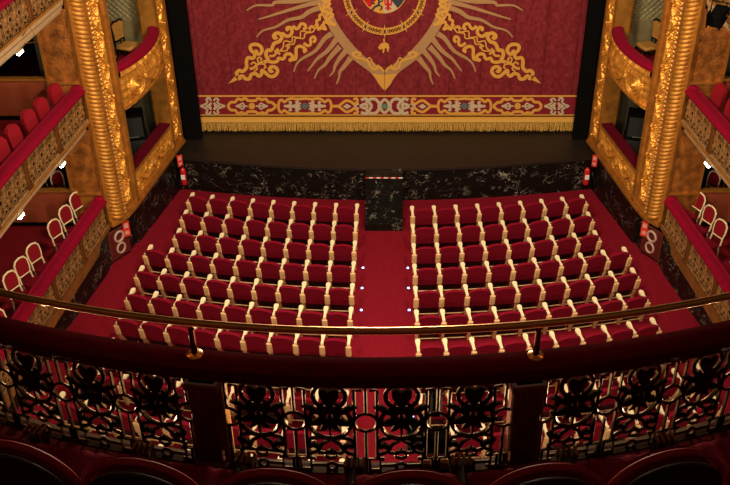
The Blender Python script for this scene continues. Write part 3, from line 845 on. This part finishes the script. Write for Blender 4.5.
# ------------------------------------------------------------------ ironwork
def arc_pts(cx, cy, r, a0, a1, n=14, ry=None):
    ry = ry or r
    return [(cx+r*math.cos(a0+(a1-a0)*i/n), 0, cy+ry*math.sin(a0+(a1-a0)*i/n)) for i in range(n+1)]
def scroll_motif(hi=True):
    mb = MB(); n = 6 if hi else 4; q = 22 if hi else 12; k_ = 1.25 if hi else 1.45
    T = lambda pts, r=.009, c=False: mb.tube(pts, r*k_, n, c)
    T(arc_pts(0, .505, .083, 0, 2*PI, q)[:-1], .0105, True)
    T(arc_pts(0, .335, .108, PI*.80, PI*2.20, q), .0105)
    # heart and palmette leaves
    def leaf(pts, d=.008):
        mb.prism(pts, -d, d, 'xz')
    leaf([(0, .43), (.022, .455), (.05, .505), (.052, .54), (.03, .555), (0, .535), (-.03, .555), (-.052, .54), (-.05, .505), (-.022, .455)], .012)
    leaf([(0, .44), (.012, .36), (0, .20), (-.012, .36)], .012)
    for sg in (-1, 1):
        leaf([(sg*.0, .40), (sg*.03, .43), (sg*.07, .425), (sg*.10, .45), (sg*.148, .44), (sg*.115, .42), (sg*.09, .395), (sg*.045, .385)])
        leaf([(sg*.0, .36), (sg*.04, .375), (sg*.09, .345), (sg*.125, .33), (sg*.10, .315), (sg*.05, .315)])
        leaf([(sg*.0, .36), (sg*.035, .33), (sg*.055, .28), (sg*.03, .285), (sg*.0, .31)])
        leaf([(sg*.02, .41), (sg*.05, .40), (sg*.035, .33), (sg*.02, .35)])
        T([(sg*.012, 0, .40), (sg*.05, 0, .36), (sg*.06, 0, .42), (sg*.03, 0, .46)], .008)
        # lower scrolls
        T([(sg*.0, 0, .225), (sg*.05, 0, .235), (sg*.10, 0, .225), (sg*.125, 0, .195), (sg*.11, 0, .165), (sg*.085, 0, .178), (sg*.092, 0, .198)], .009)
        T([(sg*.01, 0, .215), (sg*.045, 0, .19), (sg*.06, 0, .155), (sg*.085, 0, .13), (sg*.115, 0, .12), (sg*.115, 0, .09), (sg*.09, 0, .085)], .009)
        T([(sg*.0, 0, .15), (sg*.03, 0, .125), (sg*.06, 0, .13), (sg*.08, 0, .15)], .008)
        leaf([(sg*.05, .17), (sg*.075, .19), (sg*.12, .20), (sg*.10, .17), (sg*.07, .155)])
        # foot brackets
        T([(sg*.11, 0, .095), (sg*.11, 0, .04), (sg*.03, 0, .04)], .008)
        T([(sg*.11, 0, .04), (sg*.11, 0, .008), (sg*.17, 0, .008)], .008)
        T([(sg*.10, 0, .335), (sg*.13, 0, .335)], .010)
        if hi: mb.lathe([(.001, -.014), (.014, 0), (.001, .014)], (sg*.122, 0, .335), 6)
    T(arc_pts(0, .112, .03, 0, 2*PI, 10, .022)[:-1], .008, True)
    T(arc_pts(0, .03, .026, 0, 2*PI, 10)[:-1], .008, True)
    T([(0, 0, .60), (0, 0, .585)], .012)
    return mb
def bar_motif(hi=True):
    mb = MB(); n = 6 if hi else 4
    k_ = 1 if hi else 1.15
    T = lambda pts, r=.0098, c=False: mb.tube(pts, r*k_, n, c)
    for sg in (-1, 1):
        T([(sg*.02, 0, .545), (sg*.058, 0, .545), (sg*.058, 0, .085), (sg*.02, 0, .085), (sg*.02, 0, .008), (sg*.075, 0, .008)])
    T([(0, 0, .60), (0, 0, .395)]); T([(0, 0, .275), (0, 0, .0)])
    T(arc_pts(0, .335, .058, 0, 2*PI, 20 if hi else 10)[:-1], .0085, True)
    return mb
ih = scroll_motif(True); bh = bar_motif(True)
me_s = scroll_motif(True).build('scroll_panel', M['iron']); me_b = bar_motif(True).build('bar_panel', M['iron'])
me_sl = scroll_motif(False).build('scroll_panel', M['iron_gold']); me_bl = bar_motif(False).build('bar_panel', M['iron_gold'])
for o in (me_s, me_b, me_sl, me_bl): COL.objects.unlink(o)
def inst(src, parent, loc, rz, name, scale=None):
    o = bpy.data.objects.new(name, src.data); COL.objects.link(o); o.parent = parent; o.location = loc; o.rotation_euler.z = rz
    if scale: o.scale = scale
    return o

def path_at(path, dist):
    """point, inward normal and heading at a distance along a swept path"""
    acc = 0
    for a, b in zip(path, path[1:]):
        l = math.hypot(b[0]-a[0], b[1]-a[1])
        if acc+l >= dist:
            t_ = (dist-acc)/l
            return a[0]+(b[0]-a[0])*t_, a[1]+(b[1]-a[1])*t_, a[2]+(b[2]-a[2])*t_, a[3]+(b[3]-a[3])*t_, math.atan2(b[1]-a[1], b[0]-a[0])
        acc += l
    return None

# ------------------------------------------------------------------ side balconies
LN = {1: 'lowest', 2: 'middle', 3: 'top'}
ZC = {1: 1.90, 2: 4.65, 3: 7.40}
for s in (-1, 1):
    nm = SIDE[s]; path = smoothpath(HORSE, s)
    for lv in (1, 2, 3):
        zc = ZC[lv]; zf = zc-.78; ztop = zc+1.45
        sub = path if lv < 3 else path[:26]
        tier = empty(f'balcony_{nm}', (s*7.5, 14, zf)); tier['kind'] = 'structure'
        def tadd(mb, name, m, smooth=False):
            mb.xf(Matrix.Translation((-s*7.5, -14, -zf))); return mb.build(name, m, tier, smooth)
        # floor slab and moulded edge
        mb = MB(); vs = []
        for (x, y, nx, ny) in sub: vs += [(x-nx*.22, y-ny*.22, zf), (s*9.2, y, zf), (s*9.2, y, zf-.12), (x-nx*.22, y-ny*.22, zf-.12)]
        fs = [(i*4+k, i*4+(k+1) % 4, (i+1)*4+(k+1) % 4, (i+1)*4+k) for i in range(len(sub)-1) for k in range(4)]
        mb.add(vs, fs)
        mb.box((s*7.85, 20.4, zf-.06), (2.7, 3.7, .12))
        tadd(mb, 'balcony_floor', M['carpet_dark'])
        if lv == 1:
            mb = MB(); mb.sweep(sub, [(-.10, zc-.80), (-.02, zc-.80), (.01, zc-.77), (-.02, zc-.74), (-.10, zc-.74)]); tadd(mb, 'cornice', M['bronze'], True)
            mb = MB(); mb.sweep(sub, [(-.20, .70), (-.13, .70), (-.13, 1.03), (-.20, 1.03)]); tadd(mb, 'dado_band', M['band'])
            mb = MB(); mb.sweep(sub, [(-.20, 1.03), (-.08, 1.03), (-.08, 1.10), (-.20, 1.10)]); tadd(mb, 'cornice', M['black'])
        else:
            zs_ = zc-.75
            prof = [(-.30, zs_-.36), (-.20, zs_-.36), (-.17, zs_-.30), (-.15, zs_-.29), (-.13, zs_-.20), (-.10, zs_-.18), (-.085, zs_-.07), (-.05, zs_-.05), (-.04, zs_), (-.30, zs_)]
            mb = MB(); mb.sweep(sub, prof); tadd(mb, 'cornice', M['beige'])
            mb = MB(); mb.sweep(sub, [(-.095, zs_-.16), (-.085, zs_-.16), (-.085, zs_-.145), (-.095, zs_-.145)]); tadd(mb, 'gilt_fillet', M['gold_plain'])
        # outer wall, back wall of the hall side
        mb = MB(); mb.box((s*9.2, 14.5, zf+1.2), (.1, 16, 2.6)); tadd(mb, 'rear_wall', M['darkred'])
        # end wall with gilt leather, dado line and vertical moulding
        x0, x1 = 6.44, 7.14
        mb = MB(); mb.box((s*(x0+x1)/2, 18.60, zf+1.25), (x1-x0, .08, 2.5)); tadd(mb, 'leather_panel', M['leather'])
        mb = MB(); mb.box((s*(x0+x1)/2, 18.54, zc+.10), (x1-x0, .05, .05)); mb.box((s*(x1+.02), 18.54, zf+1.25), (.05, .09, 2.5)); tadd(mb, 'gilt_moulding', M['gold_plain'])
        mb = MB(); mb.box((s*8.17, 18.60, zf+.47), (2.0, .08, .94)); tadd(mb, 'low_partition', M['terracotta'])
        mb = MB(); mb.box((s*8.17, 18.60, zf+.05), (2.0, .10, .10)); tadd(mb, 'skirting', M['black'])
        mb = MB(); mb.box((s*8.17, 18.58, zf+.96), (2.0, .13, .05)); tadd(mb, 'partition_rail', M['gold_plain'])
        mb = MB(); mb.box((s*8.2, 22.2, zf+1.2), (2.0, .1, 2.6)); tadd(mb, 'rear_wall', M['black'])
        # crimson parapet cushion
        pr = [(-.285, zc-.11), (-.30, zc-.04), (-.24, zc+.0), (-.20, zc-.012), (-.18, zc+.0), (-.06, zc+.012), (.0, zc-.01), (.025, zc-.06), (.01, zc-.11)]
        cu = MB(); cu.sweep(sub, pr)
        p0 = sub[0]
        cx_, cy_ = p0[0]-p0[2]*.14, p0[1]-p0[3]*.14
        cu.lathe([(.001, -.12), (.12, -.11), (.155, -.05), (.14, .01), (.08, .04), (.001, .05)], (cx_, cy_+.02, zc), 14)
        o = cu.build('parapet_cushion', M['cushion'], None, True)
        tag(o, f'long crimson velvet cushion along the {LN[lv]} {nm} balcony parapet', 'cushion', 'velvet cushions of the side balconies')
        # gilt ironwork
        bal = empty('iron_balustrade', (0, 0, 0)); tag(bal, f'gilt and black ironwork balustrade of the {LN[lv]} {nm} balcony', 'balustrade', 'side balcony balustrades')
        zb = zc-.735; dist = .22; k = 0
        while True:
            pp = path_at(sub, dist)
            if pp is None or pp[1] < 8.2: break
            x, y, nx, ny, hd = pp
            x += nx*-.06; y += ny*-.06
            if k % 8 == 7:
                MB().box((0, 0, .32), (.13, .10, .64), bev=.015).box((0, 0, .60), (.16, .13, .05)).box((0, 0, .04), (.16, .13, .07)).build('post', M['bronze'], bal, loc=(x, y, zb), rz=hd)
            else:
                inst(me_sl if k % 2 == 0 else me_bl, bal, (x, y, zb), hd, 'scroll_panel' if k % 2 == 0 else 'bar_panel')
            dist += .185; k += 1
        MB().sweep([(a+nx*-.13, b+ny*-.13, nx, ny) for a, b, nx, ny in sub], [(-.006, zb-.005), (.006, zb-.005), (.006, zb+.63), (-.006, zb+.63)]).build('shade_backing', M['backing'], bal)  # added dark sheet in place of the shaded balcony interior
        MB().sweep([(a+nx*-.06, b+ny*-.06, nx, ny) for a, b, nx, ny in sub], [(-.012, zb-.005), (.012, zb-.005), (.012, zb+.012), (-.012, zb+.012)]).build('bottom_rail', M['iron_gold'], bal)
        MB().sweep([(a+nx*-.06, b+ny*-.06, nx, ny) for a, b, nx, ny in sub], [(-.02, zc-.14), (.02, zc-.14), (.02, zc-.105), (-.02, zc-.105)]).build('top_rail', M['redwood'], bal)
        # lighting barrel on triangular brackets and white lamps under the slab
        if lv > 1:
            zr = zc-.62
            lb = empty('lighting_rail', (0, 0, 0)); tag(lb, f'thin brass lighting rail on brackets outside the {LN[lv]} {nm} balcony', 'rail', 'lighting rails of the side balconies')
            MB().tube([(a+nx*.13, b+ny*.13, zr) for a, b, nx, ny in sub[1:]], .024, 6).build('tube', M['gold_plain'], lb, True)
            lamps_y = (17.3, 15.25, 13.3, 11.3) if lv == 2 else (16.6, 14.6, 12.6)
            for j, ly in enumerate(lamps_y):
                q = min(sub, key=lambda p: abs(p[1]-ly)); x, y, nx, ny = q
                bk = MB(); bk.tube([(x+nx*-.05, y+ny*-.05, zr-.35), (x+nx*.22, y+ny*.22, zr-.30), (x+nx*.13, y+ny*.13, zr), (x+nx*-.05, y+ny*-.05, zr-.2)], .009, 5); bk.build('bracket', M['bronze'], lb)
                la = empty('balcony_lamp', (x+nx*-.17, y+ny*-.17, zc-1.155)); la.rotation_euler.z = math.atan2(ny, nx)
                MB().box((0, 0, 0), (.06, .19, .045), bev=.012).build('diffuser', M['lamp'], la)
                MB().box((-.02, 0, .035), (.07, .22, .03)).build('housing', M['beige'], la)
                tag(la, f'white lamp under the edge of the {LN[lv]} {nm} balcony, {ORD[j+1]} one from the stage', 'lamp', 'white lamps under the balconies')

# side balcony chairs
def medallion_chair():
    """faces +x"""
    r = empty('medallion_chair')
    MB().box((-.02, 0, .42), (.34, .40, .08), bev=.03).build('seat', M['velvet'], r, True)
    pl = [(-.13, .60), (.13, .60), (.155, .72), (.15, .86), (.10, .93), (0, .955), (-.10, .93), (-.15, .86), (-.155, .72)]
    b = MB(); b.prism(pl, -.215, -.185, 'yz')
    b.xf(Matrix.Rotation(math.radians(-8), 4, 'Y')); b.build('backrest', M['chair_red'], r)
    fr = MB(); loop = [(-.20, y*1.13, .77+(z-.77)*1.12) for y, z in pl]; fr.tube(loop, .02, 6, True)
    for y in (-.15, .15): fr.tube([(-.20, y, .62), (-.19, y*1.05, .42)], .019, 6)
    fr.xf(Matrix.Rotation(math.radians(-8), 4, 'Y')); fr.build('back_frame', M['cream'], r)
    for x in (-.19, .11):
        for y in (-.16, .16): MB().tube([(x if x > 0 else x-.06, y, 0), (x, y, .41)], [.013, .022], 6).build('leg', M['cream'], r)
    return r
M['chair_red'] = mat('chair_red', (.24, .005, .012), .8, spec=.15, sheen=.05)
def plush_chair():
    r = empty('plush_chair')
    MB().box((-.01, 0, .38), (.34, .42, .12), bev=.05).build('seat', M['plush'], r, True)
    b = MB(); pl = [(-.15, .42), (.15, .42), (.175, .70), (.165, .86), (.11, .95), (0, .985), (-.11, .95), (-.165, .86), (-.175, .70)]
    b.prism(pl, -.25, -.16, 'yz'); b.xf(Matrix.Rotation(math.radians(-8), 4, 'Y')); b.build('backrest', M['plush'], r)
    for x in (-.15, .11):
        for y in (-.16, .16): MB().tube([(x, y, 0), (x, y, .36)], [.013, .02], 6).build('leg', M['darkwood'], r)
    return r
M['plush'] = mat('plush_red', (.27, .006, .014), .8, spec=.15, sheen=.08)
mc = medallion_chair(); pc = plush_chair(); m1 = p1 = True
L1P = [(77, 193), (66, 207), (55, 221), (34, 245), (22, 259), (11, 273), (-2, 312)]
L2P = [(60, 83), (46, 97), (33.5, 109), (18, 124), (5, 137), (-6, 152)]
for s in (-1, 1):
    for j, (px, py) in enumerate(L1P):
        p = at_z(px, py, ZC[1]-.78+.94)
        o = mc if m1 else copy_tree(mc); m1 = False
        o.location = (s*(abs(p.x)-.22)+(.10 if s > 0 else 0), min(p.y-.12, 18.33), ZC[1]-.78)
        o.rotation_euler.z = -.46 if s < 0 else PI+.46
        tag(o, f'cream framed chair with red medallion back in the lowest {SIDE[s]} balcony, {ORD[j+1]} from the stage', 'chair', 'cream chairs of the lowest balconies')
    for j in range(2):
        o = copy_tree(mc); o.location = (s*(7.55+.5*j), 19.3+.15*j, ZC[1]-.78); o.rotation_euler.z = (0 if s < 0 else PI)+(-.5 if s < 0 else .5)
        tag(o, f'cream chair behind the low red partition, lowest {SIDE[s]} balcony, {("nearer", "farther from")[j]} the hall', 'chair', 'cream chairs of the lowest balconies')
    for j, (px, py) in enumerate(L2P):
        p = at_z(px, py, ZC[2]-.78+.97)
        o = pc if p1 else copy_tree(pc); p1 = False
        o.location = (s*(abs(p.x)-.14)+(.10 if s > 0 else 0), min(p.y-.10, 18.33), ZC[2]-.78)
        o.rotation_euler.z = -.38 if s < 0 else PI+.38
        tag(o, f'round backed red plush chair in the middle {SIDE[s]} balcony, {ORD[j+1]} from the stage', 'chair', 'plush chairs of the middle balconies')
    for j in range(2):
        o = copy_tree(pc); o.location = (s*7.35, 15.6-.75*j, ZC[3]-.78); o.rotation_euler.z = (0 if s < 0 else PI)
        tag(o, f'round backed red plush chair in the top {SIDE[s]} balcony, {ORD[j+1]} from the stage', 'chair', 'plush chairs of the top balconies')

# ------------------------------------------------------------------ wall fittings
def extinguisher():
    r = empty('fire_extinguisher')
    MB().lathe([(.001, 0), (.075, 0), (.08, .02), (.08, .40), (.06, .46), (.025, .49), (.025, .52), (.001, .52)], n=16).build('cylinder', M['ext'], r, True)
    MB().box((0, -.075, .24), (.11, .02, .14), bev=.006).build('label', M['white'], r)
    b = MB(); b.box((0, 0, .54), (.03, .05, .05)); b.box((0, -.05, .57), (.025, .13, .018)); b.tube([(.03, 0, .52), (.10, -.02, .50), (.11, -.03, .25)], .012, 6); b.build('valve', M['black'], r)
    return r
e0 = extinguisher()
for i, s in enumerate((-1, 1)):
    o = e0 if i == 0 else copy_tree(e0); o.location = (s*5.40-.02, 21.93, .30)
    tag(o, f'red fire extinguisher hung on black marble at the {SIDE[s]} end of the stage', 'fire extinguisher')
def sign(name, loc, rz, w, h, label):
    r = empty(name, loc, rz)
    MB().box((0, 0, 0), (w, .012, h)).build('panel', M['signred'], r)
    MB().box((0, -.009, h*.22), (w*.6, .006, h*.3)).build('symbol', M['signwhite'], r)
    MB().box((0, -.009, -h*.25), (w*.55, .006, h*.22)).build('symbol', M['signwhite'], r)
    tag(r, label, 'sign'); return r
for s in (-1, 1):
    p = at_z(180 if s < 0 else 595.5, 160, 1.0)
    sign('safety_sign', (s*5.50+.04, 21.93, 1.0), -s*.45, .14, .34, f'small red and white safety sign above the {SIDE[s]} fire extinguisher')
    sign('safety_sign', (s*6.17, 18.80, .88), -s*.5, .16, .42, f'red and white safety sign hanging below the {SIDE[s]} gilt ribbed column')
    # hose cabinet
    r = empty('hose_cabinet', (s*6.36, 18.66, .60), -s*1.01)
    MB().box((0, 0, 0), (.62, .05, .78), bev=.01).build('frame', M['redwood'], r)
    MB().box((0, -.03, 0), (.50, .01, .66)).build('door', M['cab'] if 'cab' in M else mat('cabinet_door', (.09, .012, .01), .3, coat=.2), r)
    MB().tube([(.13*math.cos(a*PI/8), -.045, .17+.13*math.sin(a*PI/8)) for a in range(16)], .030, 6, True).tube([(.12*math.cos(a*PI/8), -.045, -.15+.13*math.sin(a*PI/8)) for a in range(16)], .026, 6, True).build('hose', M['hose'], r)
    tag(r, f'dark red hose cabinet with pale coiled hose on the {SIDE[s]} stalls wall', 'hose cabinet')

def projector(loc, rz, rx, label):
    r = empty('stage_light', loc, rz)
    MB().box((0, 0, 0), (.26, .40, .28), rx=rx, bev=.03).build('housing', M['black'], r)
    MB().tube([(-.17, 0, .02), (-.17, 0, .28), (.17, 0, .28), (.17, 0, .02)], .014, 6).build('yoke', M['black'], r)
    MB().box((.12, -.26, .0), (.02, .16, .30), rx=rx).box((-.12, -.26, 0), (.02, .16, .3), rx=rx).build('barn_door', M['black'], r)
    tag(r, label, 'stage light'); return r
p = at_z(717, 22, 6.85)
projector((6.30, 17.1, 6.75), -.6, .3, 'black stage projector hung outside the top right balcony')

# ------------------------------------------------------------------ upper circle: parapet, balustrade, front row
CC = (.0, 9.61); R6 = 6.0; ZP = 9.965; FZ = 9.24
def ring(R_, a0, a1, n):
    out = []
    for i in range(n+1):
        a = a0+(a1-a0)*i/n
        out.append((CC[0]+R_*math.sin(a), CC[1]-R_*math.cos(a), -math.sin(a), math.cos(a)))
    return out
AR = math.radians(34)
rg = ring(6.0, -AR, AR, 60)
cu = MB(); cu.sweep(rg, [(-.15, ZP-.085), (-.165, ZP-.05), (-.152, ZP-.018), (-.10, ZP+.0), (-.02, ZP-.004), (.0, ZP-.025), (.006, ZP-.06), (-.005, ZP-.085)])
o = cu.build('parapet_cushion', M['dark_velvet'], None, True); tag(o, 'dark red velvet cushion on the near curved parapet, below the brass rail', 'cushion')
# structural floor, plinth and outer ledge
mb = MB(); mb.sweep(ring(6.0, -AR, AR, 40), [(-1.75, FZ-.25), (-1.75, FZ), (-.14, FZ), (-.14, FZ-.25)]); o = struct('floor_upper', mb, M['carpet_dark'])
mb = MB(); mb.sweep(rg, [(-.16, FZ-.3), (-.16, FZ-.015), (-.05, FZ-.015), (-.05, FZ-.3)]); struct('trim_1', mb, M['redwood'])
mb = MB(); mb.sweep(rg, [(-.05, FZ-.35), (-.05, FZ-.07), (.02, FZ-.07), (.03, FZ-.10), (.01, FZ-.14), (-.02, FZ-.30)]); struct('trim_2', mb, M['ledge'])

bal = empty('iron_balustrade', (0, 0, 0)); tag(bal, 'black scrolled ironwork balustrade in front of the nearest seats', 'balustrade')
RB = 6.09; s0 = -.035
def on_ring(R_, sarc, RR=6.1):
    a = sarc/RR; return (CC[0]+R_*math.sin(a), CC[1]-R_*math.cos(a)), a
for k in range(-9, 10):
    sa = s0+.185*2*k + .185
    if abs((sa-s0) % 1.65) < .01: continue
for sec in (-2, -1, 0, 1, 2):
    c = s0+1.65*sec
    for j in range(-4, 5):
        sa = c+.185*j
        if abs(j) == 4: sa = c+.72*(1 if j > 0 else -1)
        (x, y), a = on_ring(RB, sa)
        inst(me_s if j % 2 else me_b, bal, (x, y, FZ-.02), a, 'scroll_panel' if j % 2 else 'bar_panel', (1, 1, 1.07))
    (x, y), a = on_ring(RB, c+.825)
    po = MB(); po.box((0, 0, .31), (.15, .11, .62), bev=.008)
    for i in range(4): po.box((-.048+.032*i, -.056, .31), (.016, .008, .50), bev=.003)
    po.box((0, 0, .595), (.18, .14, .05), bev=.008); po.box((0, 0, .03), (.18, .14, .06), bev=.008)
    po.build('post', M['bronze_dark'] if 'bronze_dark' in M else mat('bronze_dark', (.17, .045, .02), .4, metal=.3, noise=(10, .3)), bal, loc=(x, y, FZ-.02), rz=a)
    st_ = MB(); st_.box((.088, 0.02, .31), (.018, .08, .56), bev=.004); st_.build('gilt_edge', M['gold_plain'], bal, loc=(x, y, FZ-.02), rz=a)
MB().sweep(ring(6.105, -AR, AR, 50), [(-.014, FZ-.025), (.014, FZ-.025), (.014, FZ-.008), (-.014, FZ-.008)]).build('bottom_rail', M['iron'], bal)
MB().sweep(ring(6.105, -AR, AR, 50), [(-.03, ZP-.11), (.03, ZP-.11), (.03, ZP-.09), (-.03, ZP-.09)]).build('top_rail', M['redwood'], bal)

br = empty('brass_handrail', (0, 0, 0)); tag(br, 'polished brass handrail curving above the near velvet parapet', 'handrail')
MB().tube([(x, y, ZP+.172) for x, y, _, _ in ring(6.03, -AR, AR, 80)], .0195, 10).build('rail', M['brass'], br, True)
for sa in (-.885, .815, -2.5, 2.45):
    (x, y), a = on_ring(6.07, sa, 6.03)
    MB().lathe([(.016, -.02), (.016, .165)], (0, 0, 0), 10).build('stanchion', M['brass_dark'] if 'brass_dark' in M else mat('brass_dark', (.20, .05, .02), .3, metal=.9), br, True, loc=(x, y, ZP))
    MB().lathe([(.001, -.01), (.042, -.01), (.042, .006), (.030, .014), (.001, .016)], (0, 0, 0), 18).build('flange', M['brass'], br, True, loc=(x, y, ZP-.0))

def circle_seat():
    """front row seat of the upper circle; local +y towards the stage"""
    r = empty('circle_seat')
    zt = .85; R_ = .262; zc_ = zt-R_
    outl = [(-R_, .30)] + [(R_*math.cos(PI-PI*i/20), zc_+R_*math.sin(PI*i/20)) for i in range(21)] + [(R_, .30)]
    lean = Matrix.Rotation(math.radians(8), 4, 'X')
    b = MB(); b.prism([(x*.93, .30 if z < .31 else zc_+(z-zc_)*.93) for x, z in outl], -.035, -.015, 'xz'); b.xf(lean); b.build('back_shell', M['darkwood'], r)
    b = MB(); b.prism([(x*.93, .32 if z < .31 else zc_+(z-zc_)*.93) for x, z in outl], -.015, .06, 'xz'); b.xf(lean); b.build('backrest', M['velvet'], r, True)
    b = MB(); b.tube([(x*1.03, .012, z+.006) for x, z in outl], .017, 8); b.xf(lean); b.build('velvet_rim', M['lit_rim'], r, True)
    b = MB(); b.tube([(x*.93, -.032, .30 if z < .31 else zc_+(z-zc_)*.93) for x, z in outl], .010, 6); b.xf(lean); b.build('wood_bead', M['beadwood'], r, True)
    def fn(u, v):
        x = -.25+.5*u; y = .02+.33*v
        ed = min(u, 1-u)*2; ev = min(v, 1-v)*2
        return (x, y, .335+.045*min(1, ed*4)**.5*min(1, ev*4)**.5+.012*abs(math.sin(x*PI/.085)))
    b = MB(); b.grid(fn, 48, 14); b.box((0, .18, .29), (.48, .30, .10)); b.build('seat', M['cushion'], r, True)
    def arm(x):
        a = MB(); a.box((x, .22, .30), (.05, .40, .10), bev=.02); a.build('armrest', M['darkwood'], r)
        e = MB(); e.box((x, .44, .17), (.11, .05, .34), bev=.01)
        e.build('arm_end', M['darkwood'], r)
        g = MB()
        for i in range(4): g.box((x-.042+.028*i, .435, .345), (.015, .07, .025), bev=.006); g.box((x-.042+.028*i, .412, .26), (.013, .016, .17), bev=.005)
        g.build('carved_flutes', M['flute'], r)
    arm(.2825)
    return r
M['lit_rim'] = mat('lit_rim_velvet', (.50, .006, .030), .5, spec=.5, sheen=.5, sheen_tint=(1, .12, .2))  # seat velvet made brighter and glossier: the lit edge is put into the colour
M['beadwood'] = mat('polished_bead', (.05, .02, .01), .5, spec=.3)
M['flute'] = mat('worn_gilt_flutes', (.34, .17, .07), .3, metal=.7)
cs = circle_seat()
xs = [-2.13, -1.519, -.966, -.39, .172, .74, 1.284, 1.86]
lab = ['leftmost', 'first', 'second', 'third', 'fourth', 'fifth', 'sixth', 'last']
for i, x in enumerate(xs):
    sa = 6.9*math.asin(x/6.9); 
    (X, Y), a = on_ring(6.9, sa, 6.9)
    o = cs if i == 0 else copy_tree(cs)
    o.location = (X, Y+.10*math.cos(a), FZ); o.rotation_euler.z = a
    tag(o, f'round backed dark seat with red rim, nearest row, {ORD[i+1]} from the left end', 'seat', 'round backed seats of the nearest row')

# black equipment box with pole outside the balustrade
r = empty('equipment_box', (.30, 3.74, FZ-.07))
MB().box((0, 0, .06), (.24, .12, .11), bev=.01).build('base', M['black'], r)
MB().tube([(.0, .02, .1), (.0, .02, .60)], .016, 8).build('pole', M['bronze'], r)
MB().box((.04, .0, .34), (.06, .07, .16), bev=.01).build('head', M['black'], r)
tag(r, 'black equipment box with a brown pole behind the near ironwork, right of the aisle', 'equipment box')

# ceiling of the tier above the camera and dome
mb = MB(); mb.box((0, -1.0, 16.2), (16, 7, .3)); struct('ceiling', mb, M['beige'])

# ------------------------------------------------------------------ light
def light(kind, name, loc, energy, color, size=.5, rot=None, spot=None, blend=.5):
    d = bpy.data.lights.new(name, kind); d.energy = energy; d.color = color
    if kind == 'AREA': d.size = size
    else: d.shadow_soft_size = size
    if spot: d.spot_size = spot; d.spot_blend = blend
    o = bpy.data.objects.new(name, d); COL.objects.link(o); o.location = loc
    if rot: o.rotation_euler = rot
    return o
def aim(o, tgt):
    o.rotation_euler = (Vector(tgt)-o.location).to_track_quat('-Z', 'Y').to_euler()
WARM = (1., .80, .55)
light('POINT', 'chandelier', (0, 13.5, 10.7), 2600, WARM, .7)
for s in (-1, 1):
    o = light('SPOT', 'front_spot', (s*4.5, 9.0, 14.5), 3300, (1, .84, .62), .25, spot=math.radians(58), blend=.6); aim(o, (s*1.0, 20.5, 2))
    for z in (2.9, 5.7):
        light('POINT', 'balcony_glow', (s*8.2, 17.3, z+.3), 14, WARM, .15)
    o = light('POINT', 'box_glow', (s*6.6, 21.0, 5.7), 14, (1, .85, .6), .15)
    for z in (5.7, 8.5):
        light('POINT', 'tier_lamp', (s*2.6, 4.35, z), 820, WARM, .15)
w = bpy.data.worlds.new('world'); sc.world = w; w.use_nodes = True
w.node_tree.nodes['Background'].inputs['Color'].default_value = (.9, .6, .38, 1); w.node_tree.nodes['Background'].inputs['Strength'].default_value = .016

sc.view_settings.view_transform = 'Standard'; sc.view_settings.look = 'None'; sc.view_settings.gamma = 1; sc.view_settings.exposure = 0.0
sc.view_settings.use_curve_mapping = False
